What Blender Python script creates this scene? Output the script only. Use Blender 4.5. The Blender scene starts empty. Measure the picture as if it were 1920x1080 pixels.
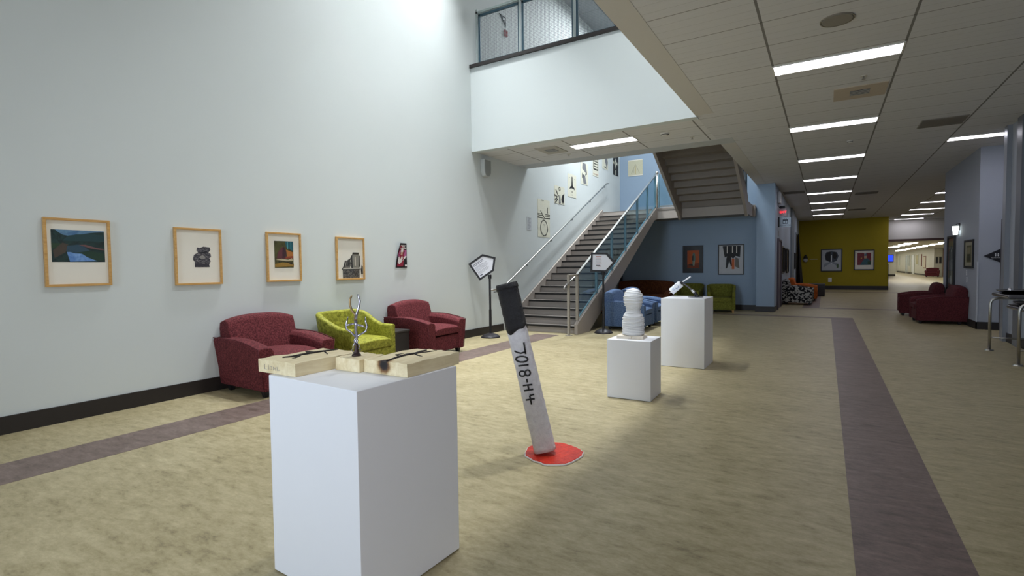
import bpy, math, random
from mathutils import Vector, Matrix
random.seed(7)
SC = bpy.context.scene
COL = SC.collection
PI = math.pi

# ---------------------------------------------------------------- camera
YAW, PITCH, ROLL, FPX = -0.5489, -0.0405, -0.0122, 962.41
def cam_basis():
    cy, sy, cp, sp = math.cos(YAW), math.sin(YAW), math.cos(PITCH), math.sin(PITCH)
    cr, sr = math.cos(ROLL), math.sin(ROLL)
    f = Vector((sy*cp, cy*cp, sp)); r = Vector((cy, -sy, 0)); u = r.cross(f)
    return r*cr + u*sr, u*cr - r*sr, f
r_, u_, f_ = cam_basis()
cd = bpy.data.cameras.new('camera'); cam = bpy.data.objects.new('camera', cd); COL.objects.link(cam)
cam.matrix_world = Matrix(((r_.x, u_.x, -f_.x, 0), (r_.y, u_.y, -f_.y, 0), (r_.z, u_.z, -f_.z, 1.37), (0, 0, 0, 1)))
cd.sensor_width = 36; cd.lens = FPX/1920*36; cd.clip_end = 300; cd.clip_start = 0.05
SC.camera = cam
# ---------------------------------------------------------------- view, world, large lights
SC.view_settings.view_transform = 'Standard'
SC.view_settings.look = 'None'
SC.view_settings.gamma = 1
SC.view_settings.use_curve_mapping = False
SC.view_settings.exposure = -0.08
W = bpy.data.worlds.new('world'); SC.world = W; W.use_nodes = True
W.node_tree.nodes['Background'].inputs[0].default_value = (0.6, 0.75, 1, 1)
W.node_tree.nodes['Background'].inputs[1].default_value = 0.3
def area(name, loc, sx, sy, power, color, direction=(0, 0, -1), spread=180):
    l = bpy.data.lights.new(name, 'AREA'); l.shape = 'RECTANGLE'; l.size = sx; l.size_y = sy
    l.energy = power; l.color = color; l.spread = math.radians(spread)
    o = bpy.data.objects.new(name, l); COL.objects.link(o); o.location = loc
    o.rotation_euler = Vector(direction).to_track_quat('-Z', 'Y').to_euler(); return o
for i, (x, y, p) in enumerate(((-2.1, 2.8, 42), (-2.1, 5.8, 100), (-5.2, 5.0, 60), (-5.2, 6.9, 80))):
    area('atrium_downlight', (x, y, 8.25), 0.35, 0.35, p, (0.95, 0.98, 1.0), spread=(100 if x > -3 else 68))
area('atrium_window', (-2.9, -4.7, 2.4), 2.2, 3.4, 78, (0.74, 0.86, 1.0), (0.04, 1, 0.0), spread=75)
area('walkway_side_fill', (2.5, -1.6, 1.5), 2.6, 2.2, 76, (0.95, 0.96, 1.0), (-1, 0.45, 0.0), spread=110)  # added fill light brightening the pedestals' walkway sides; no window stands here
area('atrium_skylight', (-3.6, 4.9, 8.2), 3.0, 2.5, 20, (0.9, 0.95, 1.0))
area('stair_downlight', (-5.0, 13.2, 8.25), 0.4, 0.4, 150, (0.9, 0.96, 1.0), spread=75)
area('stair_skylight', (-4.0, 13.5, 8.2), 2.2, 3.0, 280, (0.9, 0.96, 1.0))
P_TUBE = 10.0        # brightness of the corridor ceiling panels

# ---------------------------------------------------------------- materials
def srgb(h):
    if isinstance(h, str):
        c = [int(h[i:i+2], 16)/255 for i in (0, 2, 4)]
        return tuple((x/12.92 if x <= 0.04045 else ((x+0.055)/1.055)**2.4) for x in c)
    return h
class NT:
    def __init__(s, name):
        s.m = bpy.data.materials.new(name); s.m.use_nodes = True; s.t = s.m.node_tree
        s.b = s.t.nodes['Principled BSDF']
    def n(s, typ, **k):
        x = s.t.nodes.new(typ)
        for a, v in k.items(): setattr(x, a, v)
        return x
    def l(s, a, b): s.t.links.new(a, b)
    def coord(s, scale=(1, 1, 1), rot=(0, 0, 0), loc=(0, 0, 0)):
        tc = s.n('ShaderNodeTexCoord'); mp = s.n('ShaderNodeMapping')
        mp.inputs['Scale'].default_value = scale; mp.inputs['Rotation'].default_value = rot; mp.inputs['Location'].default_value = loc
        s.l(tc.outputs['Object'], mp.inputs['Vector']); return mp.outputs['Vector']
    def noise(s, vec, scale, detail=4, rough=0.6, dist=0):
        x = s.n('ShaderNodeTexNoise'); x.inputs['Scale'].default_value = scale
        x.inputs['Detail'].default_value = detail; x.inputs['Roughness'].default_value = rough; x.inputs['Distortion'].default_value = dist
        s.l(vec, x.inputs['Vector']); return x.outputs['Fac']
    def ramp(s, fac, stops):
        x = s.n('ShaderNodeValToRGB'); e = x.color_ramp.elements
        while len(e) < len(stops): e.new(0.5)
        for i, (p, c) in enumerate(stops): e[i].position = p; e[i].color = (*srgb(c), 1)
        s.l(fac, x.inputs['Fac']); return x.outputs['Color']
    def math(s, op, a, b=None, c=None):
        x = s.n('ShaderNodeMath', operation=op)
        for i, v in enumerate((a, b, c)):
            if v is None: continue
            if isinstance(v, (int, float)): x.inputs[i].default_value = v
            else: s.l(v, x.inputs[i])
        return x.outputs[0]
    def mix(s, fac, a, b):
        x = s.n('ShaderNodeMix', data_type='RGBA')
        for sock, v in ((x.inputs[0], fac), (x.inputs[6], a), (x.inputs[7], b)):
            if isinstance(v, (int, float)): sock.default_value = v
            elif isinstance(v, (str, tuple)): sock.default_value = (*srgb(v), 1)
            else: s.l(v, sock)
        return x.outputs[2]
    def bump(s, h, strength=0.3, dist=0.01):
        x = s.n('ShaderNodeBump'); x.inputs['Strength'].default_value = strength; x.inputs['Distance'].default_value = dist
        s.l(h, x.inputs['Height']); s.l(x.outputs['Normal'], s.b.inputs['Normal'])
    def color(s, c):
        if isinstance(c, (str, tuple)): s.b.inputs['Base Color'].default_value = (*srgb(c), 1)
        else: s.l(c, s.b.inputs['Base Color'])
    def fin(s, rough=0.6, metal=0, spec=0.5):
        s.b.inputs['Roughness'].default_value = rough; s.b.inputs['Metallic'].default_value = metal
        s.b.inputs['Specular IOR Level'].default_value = spec; return s.m
_mc = {}
def mat(c, rough=0.6, metal=0, spec=0.5, nz=0.04, ns=9.0, bump=0):
    """plain painted surface with faint procedural mottling"""
    k = (c, rough, metal, spec, nz, ns, bump)
    if k in _mc: return _mc[k]
    s = NT('paint_' + str(c)); v = s.coord(); f = s.noise(v, ns, 3)
    b = srgb(c); s.color(s.mix(f, tuple(x*(1-nz) for x in b), tuple(min(1, x*(1+nz)) for x in b)))
    if bump: s.bump(s.noise(v, ns*14, 3), bump, 0.004)
    _mc[k] = s.fin(rough, metal, spec); return _mc[k]
def emit(c, strength, name='glow'):
    s = NT(name); s.color(c); s.b.inputs['Emission Color'].default_value = (*srgb(c), 1)
    s.b.inputs['Emission Strength'].default_value = strength; return s.fin(0.5)
def mat_floor(name, stops, phase=0.0):
    s = NT(name)
    a = s.noise(s.coord((1.0, 2.5, 1), loc=(phase, 0, 0)), 6.5, 10, 0.72, 0.25); b = s.noise(s.coord((1, 1.6, 1), loc=(phase, 5, 0)), 1.3, 4, 0.6, 0.3)
    c3 = s.noise(s.coord((1, 1.4, 1)), 38, 4, 0.75)
    f = s.math('ADD', s.math('MULTIPLY', a, 0.6), s.math('ADD', s.math('MULTIPLY', b, 0.2), s.math('MULTIPLY', c3, 0.2)))
    s.color(s.ramp(f, stops)); s.b.inputs['Coat Weight'].default_value = 0.0
    r = s.n('ShaderNodeMapRange'); s.l(f, r.inputs[0]); r.inputs[3].default_value = 0.36; r.inputs[4].default_value = 0.52
    s.l(r.outputs[0], s.b.inputs['Roughness']); m = s.fin(0.42, 0, 0.4); s.l(r.outputs[0], s.b.inputs['Roughness']); return m
def mat_tile(name, base, x0, dx, y0, dy, groove=4):
    s = NT(name); tc = s.n('ShaderNodeTexCoord'); sp = s.n('ShaderNodeSeparateXYZ'); s.l(tc.outputs['Object'], sp.inputs[0])
    def line(sock, o, d, w):
        q = s.math('FRACT', s.math('DIVIDE', s.math('SUBTRACT', sock, o - w/2 - d*400), d)); return s.math('LESS_THAN', q, w/d)
    gx = line(sp.outputs[0], x0, dx, 0.024); gy = line(sp.outputs[1], y0, dy, 0.014); gf = line(sp.outputs[1], y0, dy/groove, 0.007)
    v = s.coord((2, 8, 1)); f = s.noise(v, 3, 5); b = srgb(base)
    c = s.mix(f, tuple(x*0.95 for x in b), tuple(x*1.05 for x in b))
    c = s.mix(s.math('MULTIPLY', gf, 0.22), c, '5c554a'); c = s.mix(s.math('MULTIPLY', gy, 0.55), c, '4d473e'); c = s.mix(s.math('MULTIPLY', gx, 0.75), c, '4a453d')
    s.color(c); s.bump(s.noise(s.coord(), 60, 4), 0.15, 0.003); return s.fin(0.85, 0, 0.2)
def mat_fabric(name, a, b, scale=70, lo=0.42, hi=0.6, rough=0.85):
    s = NT(name); v = s.coord(); f = s.noise(v, scale, 4, 0.7, 0.6)
    s.color(s.ramp(f, [(lo, a), (hi, b)])); s.bump(s.noise(v, 300, 2), 0.25, 0.002); return s.fin(rough, 0, 0.25)
def mat_pattern(name):
    s = NT(name); f = s.noise(s.coord((1, 1, 1.3), rot=(0.5, 0.6, 0.8)), 13, 0.6, 0.5, 0.7)
    r = s.n('ShaderNodeValToRGB'); r.color_ramp.interpolation = 'CONSTANT'; e = r.color_ramp.elements
    e[0].position = 0; e[0].color = (0.012, 0.012, 0.014, 1); e[1].position = 0.52; e[1].color = (0.42, 0.41, 0.38, 1)
    s.l(f, r.inputs['Fac']); s.l(r.outputs['Color'], s.b.inputs['Base Color']); return s.fin(0.85, 0, 0.2)
def mat_wood(name, a, b, scale=(2, 30, 30), rough=0.45):
    s = NT(name); f = s.noise(s.coord(scale), 2.0, 6, 0.6, 0.8); s.color(s.ramp(f, [(0.3, a), (0.7, b)])); return s.fin(rough)
def mat_glass(name, tint, alpha=0.25, rough=0.05):
    """thin tinted pane: part transparent, part glossy"""
    s = NT(name); s.t.nodes.remove(s.b); out = s.t.nodes['Material Output']
    tr = s.n('ShaderNodeBsdfTransparent'); tr.inputs[0].default_value = (*srgb(tint), 1)
    gl = s.n('ShaderNodeBsdfGlossy'); gl.inputs['Roughness'].default_value = rough; gl.inputs[0].default_value = (0.9, 0.95, 1, 1)
    fr = s.n('ShaderNodeFresnel'); fr.inputs[0].default_value = 1.45; mx = s.n('ShaderNodeMixShader')
    s.l(s.math('MINIMUM', s.math('MULTIPLY', fr.outputs[0], alpha*4), alpha*0.6), mx.inputs[0]); s.l(tr.outputs[0], mx.inputs[1]); s.l(gl.outputs[0], mx.inputs[2]); s.l(mx.outputs[0], out.inputs[0]); return s.m

WHITE = mat('cfd6d6', 0.7, nz=0.015, ns=1.5)
LBLUE = mat('96abc2', 0.7, nz=0.02, ns=1.5)
PALE = mat('a9b5c4', 0.7, nz=0.02)
YEL = mat('9f8e0c', 0.75, nz=0.03, ns=2)
GREYW = mat('a2a7b2', 0.7, nz=0.02)
BEIGE = mat('c8c5c0', 0.8, nz=0.02)
FARW = mat('c9c7b8', 0.7, nz=0.02)
BASE = mat('241f1e', 0.5, nz=0.1)
BLACK = mat('15151a', 0.45, nz=0.1)
STEEL = mat('b4b2ae', 0.28, 1, nz=0.05)
CHROME = mat('dcdde0', 0.09, 1, nz=0.02)
TAUPE = mat('a0978f', 0.5, nz=0.04)
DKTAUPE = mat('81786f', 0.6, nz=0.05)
TEAL = mat('6d90a0', 0.4, 0.2, nz=0.05)
FLOOR = mat_floor('linoleum_khaki', [(0.36, '7f7457'), (0.45, 'a29672'), (0.54, 'b2a683'), (0.66, 'c6bb97')])
STRIP = mat_floor('linoleum_mauve_brown', [(0.38, '55473f'), (0.46, '6c5c55'), (0.54, '7b6a63'), (0.64, '8d7b73')], 3)
BURG = mat_fabric('burgundy_upholstery', '481a1e', '743539', 60)
BURGD = mat_fabric('burgundy_upholstery_plain', '461a1f', '622d32', 60)
GREEN = mat_fabric('lime_upholstery', '66661a', 'a2a23e', 26, 0.35, 0.62, 0.55)
OLIVE = mat_fabric('olive_upholstery', '55561c', '76782e', 26, 0.35, 0.62)
BLUEF = mat_fabric('blue_upholstery', '4c6288', '6a80a0', 50)
BROWNF = mat_fabric('brown_upholstery', '56301c', '784628', 30)
ORANGE = mat_fabric('orange_upholstery', 'a85420', 'cc7030', 30)
PATT = mat_pattern('black_white_upholstery')
OAK = mat_wood('light_oak', 'b98d50', 'd3a868', (3, 25, 25))
PLY = mat_wood('bare_pine', 'd2c29b', 'e4d8b6', (1.2, 14, 14), 0.6)
CHAR = mat('1d1410', 0.8, nz=0.3)
PWHITE = mat('e3e5ea', 0.5, nz=0.01)
PAPER = mat('ebe7dc', 0.6, nz=0.02)
GLASS = mat_glass('clear_pane', 'e4f0f4', 0.3)
PICGLASS = mat_glass('picture_glass', 'ffffff', 0.10, 0.03)

# ---------------------------------------------------------------- mesh helpers
class MB:
    def __init__(s): s.v = []; s.f = []; s.mi = []; s.T = Matrix.Identity(4)
    def add(s, vs, fs, mi=0):
        n = len(s.v); s.v += [tuple(s.T @ Vector(p)) for p in vs]
        s.f += [tuple(i+n for i in q) for q in fs]; s.mi += [mi]*len(fs); return s
    def box(s, x0, x1, y0, y1, z0, z1, mi=0):
        return s.add([(x, y, z) for x in (x0, x1) for y in (y0, y1) for z in (z0, z1)],
                     [(0, 1, 3, 2), (4, 6, 7, 5), (0, 4, 5, 1), (2, 3, 7, 6), (0, 2, 6, 4), (1, 5, 7, 3)], mi)
    def loft(s, secs, mi=0, caps=True, ring=True):
        n = len(secs[0]); vs = [p for q in secs for p in q]; fs = []
        for i in range(len(secs)-1):
            for j in range(n if ring else n-1):
                k = (j+1) % n; fs.append((i*n+j, i*n+k, (i+1)*n+k, (i+1)*n+j))
        if caps: fs += [tuple(range(n))[::-1], tuple(range((len(secs)-1)*n, len(secs)*n))]
        return s.add(vs, fs, mi)
    def tube(s, pts, r, n=8, mi=0, closed=False):
        pts = [Vector(p) for p in pts]; secs = []; rr = r if isinstance(r, (list, tuple)) else [r]*len(pts); up = None
        for i, p in enumerate(pts):
            a = pts[i-1] if (i > 0 or closed) else p; b = pts[(i+1) % len(pts)] if (i < len(pts)-1 or closed) else p
            d = (b-a).normalized()
            if up is None: up = d.orthogonal().normalized()
            up = (up - d*up.dot(d)).normalized(); w = d.cross(up)
            secs.append([tuple(p + (up*math.cos(2*PI*j/n) + w*math.sin(2*PI*j/n))*rr[i]) for j in range(n)])
        if closed: secs.append(secs[0])
        return s.loft(secs, mi, not closed)
    def cyl(s, x, y, z0, z1, r0, r1=None, n=24, mi=0):
        r1 = r0 if r1 is None else r1
        return s.loft([[(x+r*math.cos(2*PI*j/n), y+r*math.sin(2*PI*j/n), z) for j in range(n)] for z, r in ((z0, r0), (z1, r1))], mi)
    def lathe(s, prof, x=0, y=0, n=24, mi=0):
        return s.loft([[(x+r*math.cos(2*PI*j/n), y+r*math.sin(2*PI*j/n), z) for j in range(n)] for r, z in prof], mi)
    def prism(s, pts, d, mi=0):
        """pts in x,z plane extruded along y from 0 to d (d tuple -> y0,y1)"""
        y0, y1 = d; return s.loft([[(x, y0, z) for x, z in pts], [(x, y1, z) for x, z in pts]], mi)
    def sphere(s, c, r, n=14, mi=0, sz=1):
        return s.loft([[(c[0]+r*math.sin(t)*math.cos(2*PI*j/n), c[1]+r*math.sin(t)*math.sin(2*PI*j/n), c[2]-r*sz*math.cos(t)) for j in range(n)]
                       for t in [0.02+i*(PI-0.04)/8 for i in range(9)]], mi)
    def mesh(s, M):
        return s
    def build(s, name, mats, parent=None, bevel=0, seg=2, smooth=False, sub=0, loc=None, kind=None):
        me = bpy.data.meshes.new(name); me.from_pydata(s.v, [], s.f)
        for m in (mats if isinstance(mats, (list, tuple)) else [mats]): me.materials.append(m)
        for p, i in zip(me.polygons, s.mi): p.material_index = i
        import bmesh
        bm = bmesh.new(); bm.from_mesh(me); bmesh.ops.recalc_face_normals(bm, faces=bm.faces); bm.to_mesh(me); bm.free()
        o = bpy.data.objects.new(name, me); COL.objects.link(o)
        if parent: o.parent = parent
        if loc: o.location = loc
        if bevel:
            b = o.modifiers.new('bevel', 'BEVEL'); b.width = bevel; b.segments = seg; b.limit_method = 'ANGLE'; b.angle_limit = math.radians(35)
        if sub:
            b = o.modifiers.new('sub', 'SUBSURF'); b.levels = sub; b.render_levels = sub
        if smooth or bevel:
            for p in me.polygons: p.use_smooth = True
            if not sub and bevel:
                w = o.modifiers.new('wn', 'WEIGHTED_NORMAL'); w.keep_sharp = True
        if kind: o['kind'] = kind
        return o
def thing(name, label, cat, loc=(0, 0, 0), rz=0.0, group=None, rot=None):
    o = bpy.data.objects.new(name, None); COL.objects.link(o); o.empty_display_size = 0.1
    o.location = loc; o.rotation_euler = rot if rot else (0, 0, rz); o['label'] = label; o['category'] = cat
    if group: o['group'] = group
    return o
def tag(o, label, cat, group=None):
    o['label'] = label; o['category'] = cat
    if group: o['group'] = group
    return o
def copy_tree(o, parent=None):
    c = o.copy(); COL.objects.link(c); c.parent = parent
    for ch in [x for x in list(bpy.data.objects) if x.parent == o]: copy_tree(ch, c)
    return c
def dup(root, loc, rz, label, group=None):
    c = copy_tree(root); c.location = loc; c.rotation_euler = (0, 0, rz); c['label'] = label
    if group: c['group'] = group
    return c
def struct(name, mats, *boxes, bevel=0):
    m = MB()
    for b in boxes: m.box(*b)
    return m.build(name, mats, bevel=bevel, kind='structure')
def text_mb(mb, txt, size, at, mi=0, depth=0.001, align='CENTER'):
    """lettering in the x-z plane facing -y, centred at `at`"""
    c = bpy.data.curves.new('t', 'FONT'); c.body = txt; c.size = size; c.align_x = align; c.align_y = 'CENTER'; c.resolution_u = 2
    o = bpy.data.objects.new('t', c); COL.objects.link(o); bpy.context.view_layer.update()
    me = bpy.data.meshes.new_from_object(o.evaluated_get(bpy.context.evaluated_depsgraph_get()))
    mb.add([(at[0]+v.co.x, at[1], at[2]+v.co.y) for v in me.vertices], [tuple(p.vertices) for p in me.polygons], mi)
    bpy.data.objects.remove(o); bpy.data.curves.remove(c); bpy.data.meshes.remove(me)

# ================================================================ SETTING
CH = 3.66; XL = -5.96; TOP = 8.35
struct('floor', FLOOR, (-6.2, 12, -5, 95, -0.1, 0))
E0 = 0.0015
for i, b in enumerate([(-5.04, -4.54, -5, 9.2), (0.127, 0.585, -5, 15.03), (-2.9, 0.585, 15.03, 15.3), (-5.2, -2.9, 15.03, 15.3),
                       (-0.62, -0.16, 18.5, 28.6), (-0.62, 3.0, 18.2, 18.5), (-0.16, 3.2, 28.6, 29.1)]):
    struct('trim_%d' % (i+1), STRIP, (b[0], b[1], b[2], b[3], -0.001, E0))
struct('wall_left', WHITE, (-6.12, XL, -5, 17, 0, TOP))
struct('wall_rear', mat('5f5c58', 0.8), (-6.12, 2.9, -5.12, -5, 0, TOP))
struct('wall_balcony', WHITE, (XL, -1.72, 8.29, 8.46, CH-0.02, 5.27))
struct('wall_atrium', BEIGE, (-1.72, -1.60, -5, 8.29, CH+0.04, TOP), (-1.72, -1.60, 8.29, 16.8, CH+0.04, TOP))
struct('wall_stair', LBLUE, (-6.1, -1.4, 16.8, 16.95, 0, TOP))
struct('wall_column', LBLUE, (-1.72, -1.25, 16.36, 16.8, 0, CH))
struct('wall_elevator', PALE, (-1.45, -1.25, 16.8, 31.8, 0, CH))
struct('wall_yellow', YEL, (-1.45, 2.65, 31.7, 31.9, 0, CH))
struct('wall_right', GREYW, (2.65, 2.85, -5, 11.95, 0, CH))
struct('wall_recess', GREYW, (3.7, 3.85, 11.9, 13.9, 0, CH), (2.85, 3.85, 11.8, 11.94, 0, CH))
struct('wall_lounge', GREYW, (2.624, 3.7, 13.77, 17.35, 0, CH))
struct('wall_hall', FARW, (3.7, 6.3, 17.2, 17.35, 0, CH), (6.3, 6.45, 17.2, 34.8, 0, CH))
struct('wall_header', BEIGE, (2.65, 9.65, 34.6, 34.8, 2.62, CH))
struct('wall_passage', FARW, (2.5, 2.65, 31.9, 36, 0, CH), (6.3, 9.6, 34.8, 34.95, 0, 2.7), (9.5, 9.65, 34.9, 61.9, 0, 2.7), (1.0, 1.1, 35, 64, 0, 2.7), (1.0, 2.6, 35.0, 36, 0, 2.7))
struct('wall_far', FARW, (8.65, 9.6, 61.8, 92, 0, 2.7), (1.0, 5.9, 63.6, 92, 0, 2.7), (5.9, 8.65, 91, 92, 0, 2.7))
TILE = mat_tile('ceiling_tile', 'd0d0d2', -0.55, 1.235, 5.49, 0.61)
TILED = mat_tile('ceiling_tile_deck', 'd9d9da', -4.13, 1.15, 8.95, 0.61)
struct('ceiling', TILE, (-1.47, 3.9, -5, 17.35, CH, CH+0.1), (-1.47, 6.5, 17.35, 34.7, CH, CH+0.1), (-1.73, -1.47, 8.29, 10.06, CH, CH+0.1))
struct('ceiling_deck', TILED, (XL, -1.73, 8.46, 10.06, CH, CH+0.1))
struct('ceiling_border', mat('bcc0c2', 0.8), (XL, -1.47, 10.06, 10.5, CH-0.004, 4.0))
struct('ceiling_soffit', BEIGE, (-1.73, -1.47, -5, 8.285, CH-0.004, CH+0.1), (-1.73, -1.47, 10.5, 16.36, CH-0.004, CH+0.1))
struct('ceiling_passage', BEIGE, (0.9, 9.7, 34.8, 92, 2.7, 2.8))
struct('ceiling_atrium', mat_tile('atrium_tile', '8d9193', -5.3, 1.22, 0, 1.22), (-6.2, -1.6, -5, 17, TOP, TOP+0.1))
struct('floor_upper', TAUPE, (XL, -1.73, 8.46, 10.5, 4.0, 5.15))
struct('trim_balcony', BASE, (XL, -1.735, 8.25, 8.5, 5.25, 5.31))
for i, (b, m) in enumerate([((XL, XL+0.018, -5, 9.35, 0, 0.153), BASE), ((-5.9, -1.74, 16.782, 16.8, 0, 0.153), BASE), ((-1.74, -1.232, 16.342, 16.362, 0, 0.153), BASE),
        ((-1.25, -1.232, 16.36, 31.6, 0, 0.14), BASE), ((-1.25, 2.665, 31.68, 31.7, 0, 0.2), BASE), ((2.606, 2.624, 13.75, 17.35, 0, 0.15), BASE),
        ((2.606, 2.95, 13.75, 13.77, 0, 0.15), BASE), ((2.632, 2.65, -5, 11.95, 0, 0.15), BASE), ((2.632, 2.87, 11.95, 11.97, 0, 0.15), BASE),
        ((2.65, 2.67, 31.68, 36, 0, 1.3), BLACK), ((8.63, 8.65, 61.8, 74.3, 0, 0.15), BASE), ((8.63, 8.65, 76, 91, 0, 0.2), BASE), ((1.1, 5.92, 63.58, 63.6, 0, 0.2), BASE), ((2.65, 9.6, 34.56, 34.6, 2.51, 2.62), mat('4a3430', 0.6))]):
    struct('baseboard_%s' % 'left stair column elevator yellow lounge recess right end corner far_right far_back far_left header'.split()[i] if i not in (9, 13) else 'trim_%d' % (11 + i), m, b)
# grey pilaster on the elevator wall, corner guards, steel edge at the near wall end
struct('trim_26', mat('7c8790', 0.6), (-1.252, -1.19, 23.9, 25.7, 0, CH))
struct('trim_22', mat('b8bdc6', 0.4), (2.604, 2.628, 13.745, 13.78, 0.15, 1.37))
struct('trim_23', mat('989da6', 0.35, 0.3), (2.585, 2.655, 11.82, 11.99, 0, CH))
struct('trim_24', mat('6d7078', 0.4), (2.6, 2.652, 11.1, 11.35, 0, CH))
struct('trim_25', BLACK, (-5.955, -5.87, 16.7, 16.79, 0, 2.7))

# ================================================================ CEILING FIXTURES
GLOW = emit('f4f2ff', P_TUBE, 'panel_diffuser'); LFRAME = mat('d5d3cc', 0.5)
def light_panel(x0, x1, y0, y1, z, label, group):
    t = thing('ceiling_light', label, 'ceiling light', ((x0+x1)/2, (y0+y1)/2, z), 0, group)
    w, d = (x1-x0)/2, (y1-y0)/2; e = 0.018
    m = MB(); m.box(-w-e, w+e, -d-e, -d, -0.012, 0.02); m.box(-w-e, w+e, d, d+e, -0.012, 0.02); m.box(-w-e, -w, -d, d, -0.012, 0.02); m.box(w, w+e, -d, d, -0.012, 0.02)
    m.build('frame', LFRAME, t); MB().box(-w, w, -d, d, -0.006, 0.0).build('diffuser', GLOW, t); return t
proto = light_panel(-0.545, 0.67, 6.78, 7.08, CH, 'largest ceiling light panel, nearest of the row above the main walkway', 'ceiling lights over the main walkway')
PLACE = {-1: 'walkway ceiling light panel above the viewer',
    1: 'second ceiling light panel of the walkway row, beyond the square air vent', 2: 'third ceiling light panel of the walkway row',
    3: 'fourth ceiling light panel of the walkway row', 4: 'fifth ceiling light panel of the walkway row, over the hall',
    5: 'ceiling light panel third from the mustard wall', 6: 'ceiling light panel second from the mustard wall', 7: 'ceiling light panel nearest the mustard wall'}
for k, y in {-1: 3.75, 1: 10.1, 2: 13.27, 3: 16.4, 4: 19.6, 5: 22.7, 6: 25.6, 7: 28.45}.items():
    dup(proto, (0.0625, y, CH), 0, PLACE[k], 'ceiling lights over the main walkway')
dup(proto, (2.54, 12.55, CH), 0, 'ceiling light panel beside the grey wall end at the restroom recess')
for i, y in enumerate((21.95, 25.1, 28.2, 31.1, 34.0)):
    dup(proto, (3.69, y, CH), 0, ['nearest', 'second', 'third', 'fourth', 'farthest'][i] + ' ceiling light panel of the side row seen past the grey lounge wall', 'ceiling lights of the side row')
dup(proto, (-3.56, 9.13, CH), 0, 'ceiling light panel under the white balcony in front of the stairs')
fp = thing('ceiling_light', 'small ceiling light panel in the far passage, nearest of the long row', 'ceiling light', (6.95, 42.0, 2.7), 0, 'far passage ceiling lights')
MB().box(-0.36, 0.36, -0.2, 0.2, -0.012, -0.002).build('diffuser', emit('f6f4ee', 34, 'far_diffuser'), fp)
ords = 'second third fourth fifth sixth seventh eighth ninth tenth eleventh twelfth thirteenth added-fourteenth'.split()
for i in range(14):  # last two panels are added to brighten the dark far end
    dup(fp, (6.95, 45.4+3.37*i, 2.7), 0, 'far passage ceiling light, %s of the long row beyond the beam' % (ords[i] if i < 13 else 'farthest'), 'far passage ceiling lights')
for i, y in enumerate((44.6, 47.9, 51.4, 55.1)):
    dup(fp, (4.98, y, 2.7), 0, 'far passage ceiling light, %s of the short row next to the mustard wall edge' % ['first', 'second', 'third', 'fourth'][i], 'short row of far passage ceiling lights')

GRILLE = mat('8b867e', 0.7); CREAM = mat('b8ab9a', 0.7); SENS = mat('c9c6bd', 0.5)
def ceiling_vent(x, y, w, d, label, plate=CREAM, off=0.0):
    t = thing('ceiling_vent', label, 'air vent', (x, y, CH)); MB().box(-w, w, -d, d, -0.012, 0).build('panel', plate, t)
    MB().box(-0.11+off, 0.11+off, -0.11, 0.11, -0.016, -0.0125).build('grille_backing', BLACK, t)
    for k in range(5): MB().box(-0.11+off, 0.11+off, -0.095+k*0.045, -0.088+k*0.045, -0.019, -0.016).build('louver', SENS, t)
ceiling_vent(0.36, 8.37, 0.295, 0.29, 'square beige ceiling air vent between the two nearest walkway lights')
ceiling_vent(-4.62, 9.1, 0.22, 0.3, 'square ceiling air vent under the balcony beside the left wall', mat('b3afa6', 0.7))
def flat_panel(x0, x1, y0, y1, label):
    t = thing('return_grille', label, 'air grille', ((x0+x1)/2, (y0+y1)/2, CH)); w, d = (x1-x0)/2, (y1-y0)/2
    MB().box(-w, w, -d, d, -0.01, 0).build('backing', GRILLE, t)
    m = MB()
    for k in range(14): m.box(-w+0.01, w-0.01, -d+0.01+k*(2*d-0.02)/14, -d+0.022+k*(2*d-0.02)/14, -0.016, -0.01)
    m.build('slats', mat('7c756b', 0.7), t)
flat_panel(1.30, 1.89, 10.62, 11.22, 'dark grey return air grille in the ceiling near the restroom recess')
flat_panel(0.80, 1.42, 20.2, 20.8, 'thin grey ceiling air grille right of the fourth walkway light')
flat_panel(-1.2, -0.6, 18.6, 19.2, 'grey ceiling air grille above the elevator doorway')
flat_panel(0.80, 1.42, 26.2, 26.8, 'far grey ceiling air grille next to the mustard wall')
t = thing('ceiling_speaker', 'round grey speaker grille in the ceiling nearest the viewer', 'speaker', (0.066, 5.81, CH))
MB().cyl(0, 0, -0.012, 0, 0.125, 0.13, 32).build('grille', GRILLE, t); MB().loft([[(r*math.cos(2*PI*j/32), r*math.sin(2*PI*j/32), z) for j in range(32)] for r, z in ((0.132, -0.010), (0.142, -0.010), (0.142, 0), (0.132, 0))], caps=False).build('rim', mat('857e73', 0.6), t)
def detector(x, y, label, r=0.06):
    t = thing('smoke_detector', label, 'smoke detector', (x, y, CH)); MB().lathe([(0.001, 0), (r, 0), (r, -0.02), (r*0.6, -0.045), (0.001, -0.05)], n=20).build('housing', SENS, t)
    MB().lathe([(r*0.62, -0.02), (r*0.99, -0.024), (r*0.62, -0.04)], n=16).build('sensor_ring', BLACK, t)
detector(-2.41, 9.09, 'white smoke detector on the ceiling under the balcony', 0.075)
detector(0.36, 11.6, 'small smoke detector between the second and third walkway lights', 0.05)
def sprinkler(x, y, label):
    t = thing('sprinkler', label, 'sprinkler', (x, y, CH)); MB().cyl(0, 0, -0.006, 0, 0.04, n=16).build('escutcheon', SENS, t)
    MB().cyl(0, 0, -0.035, -0.006, 0.009, n=8).cyl(0, 0, -0.04, -0.035, 0.02, n=12).build('head', STEEL, t)
sprinkler(0.37, 7.72, 'small sprinkler head just beyond the nearest walkway light')
sprinkler(-4.5, 9.64, 'small sprinkler head near the left wall under the balcony')
sprinkler(-2.07, 9.63, 'small sprinkler head right of the smoke detector under the balcony')
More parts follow.
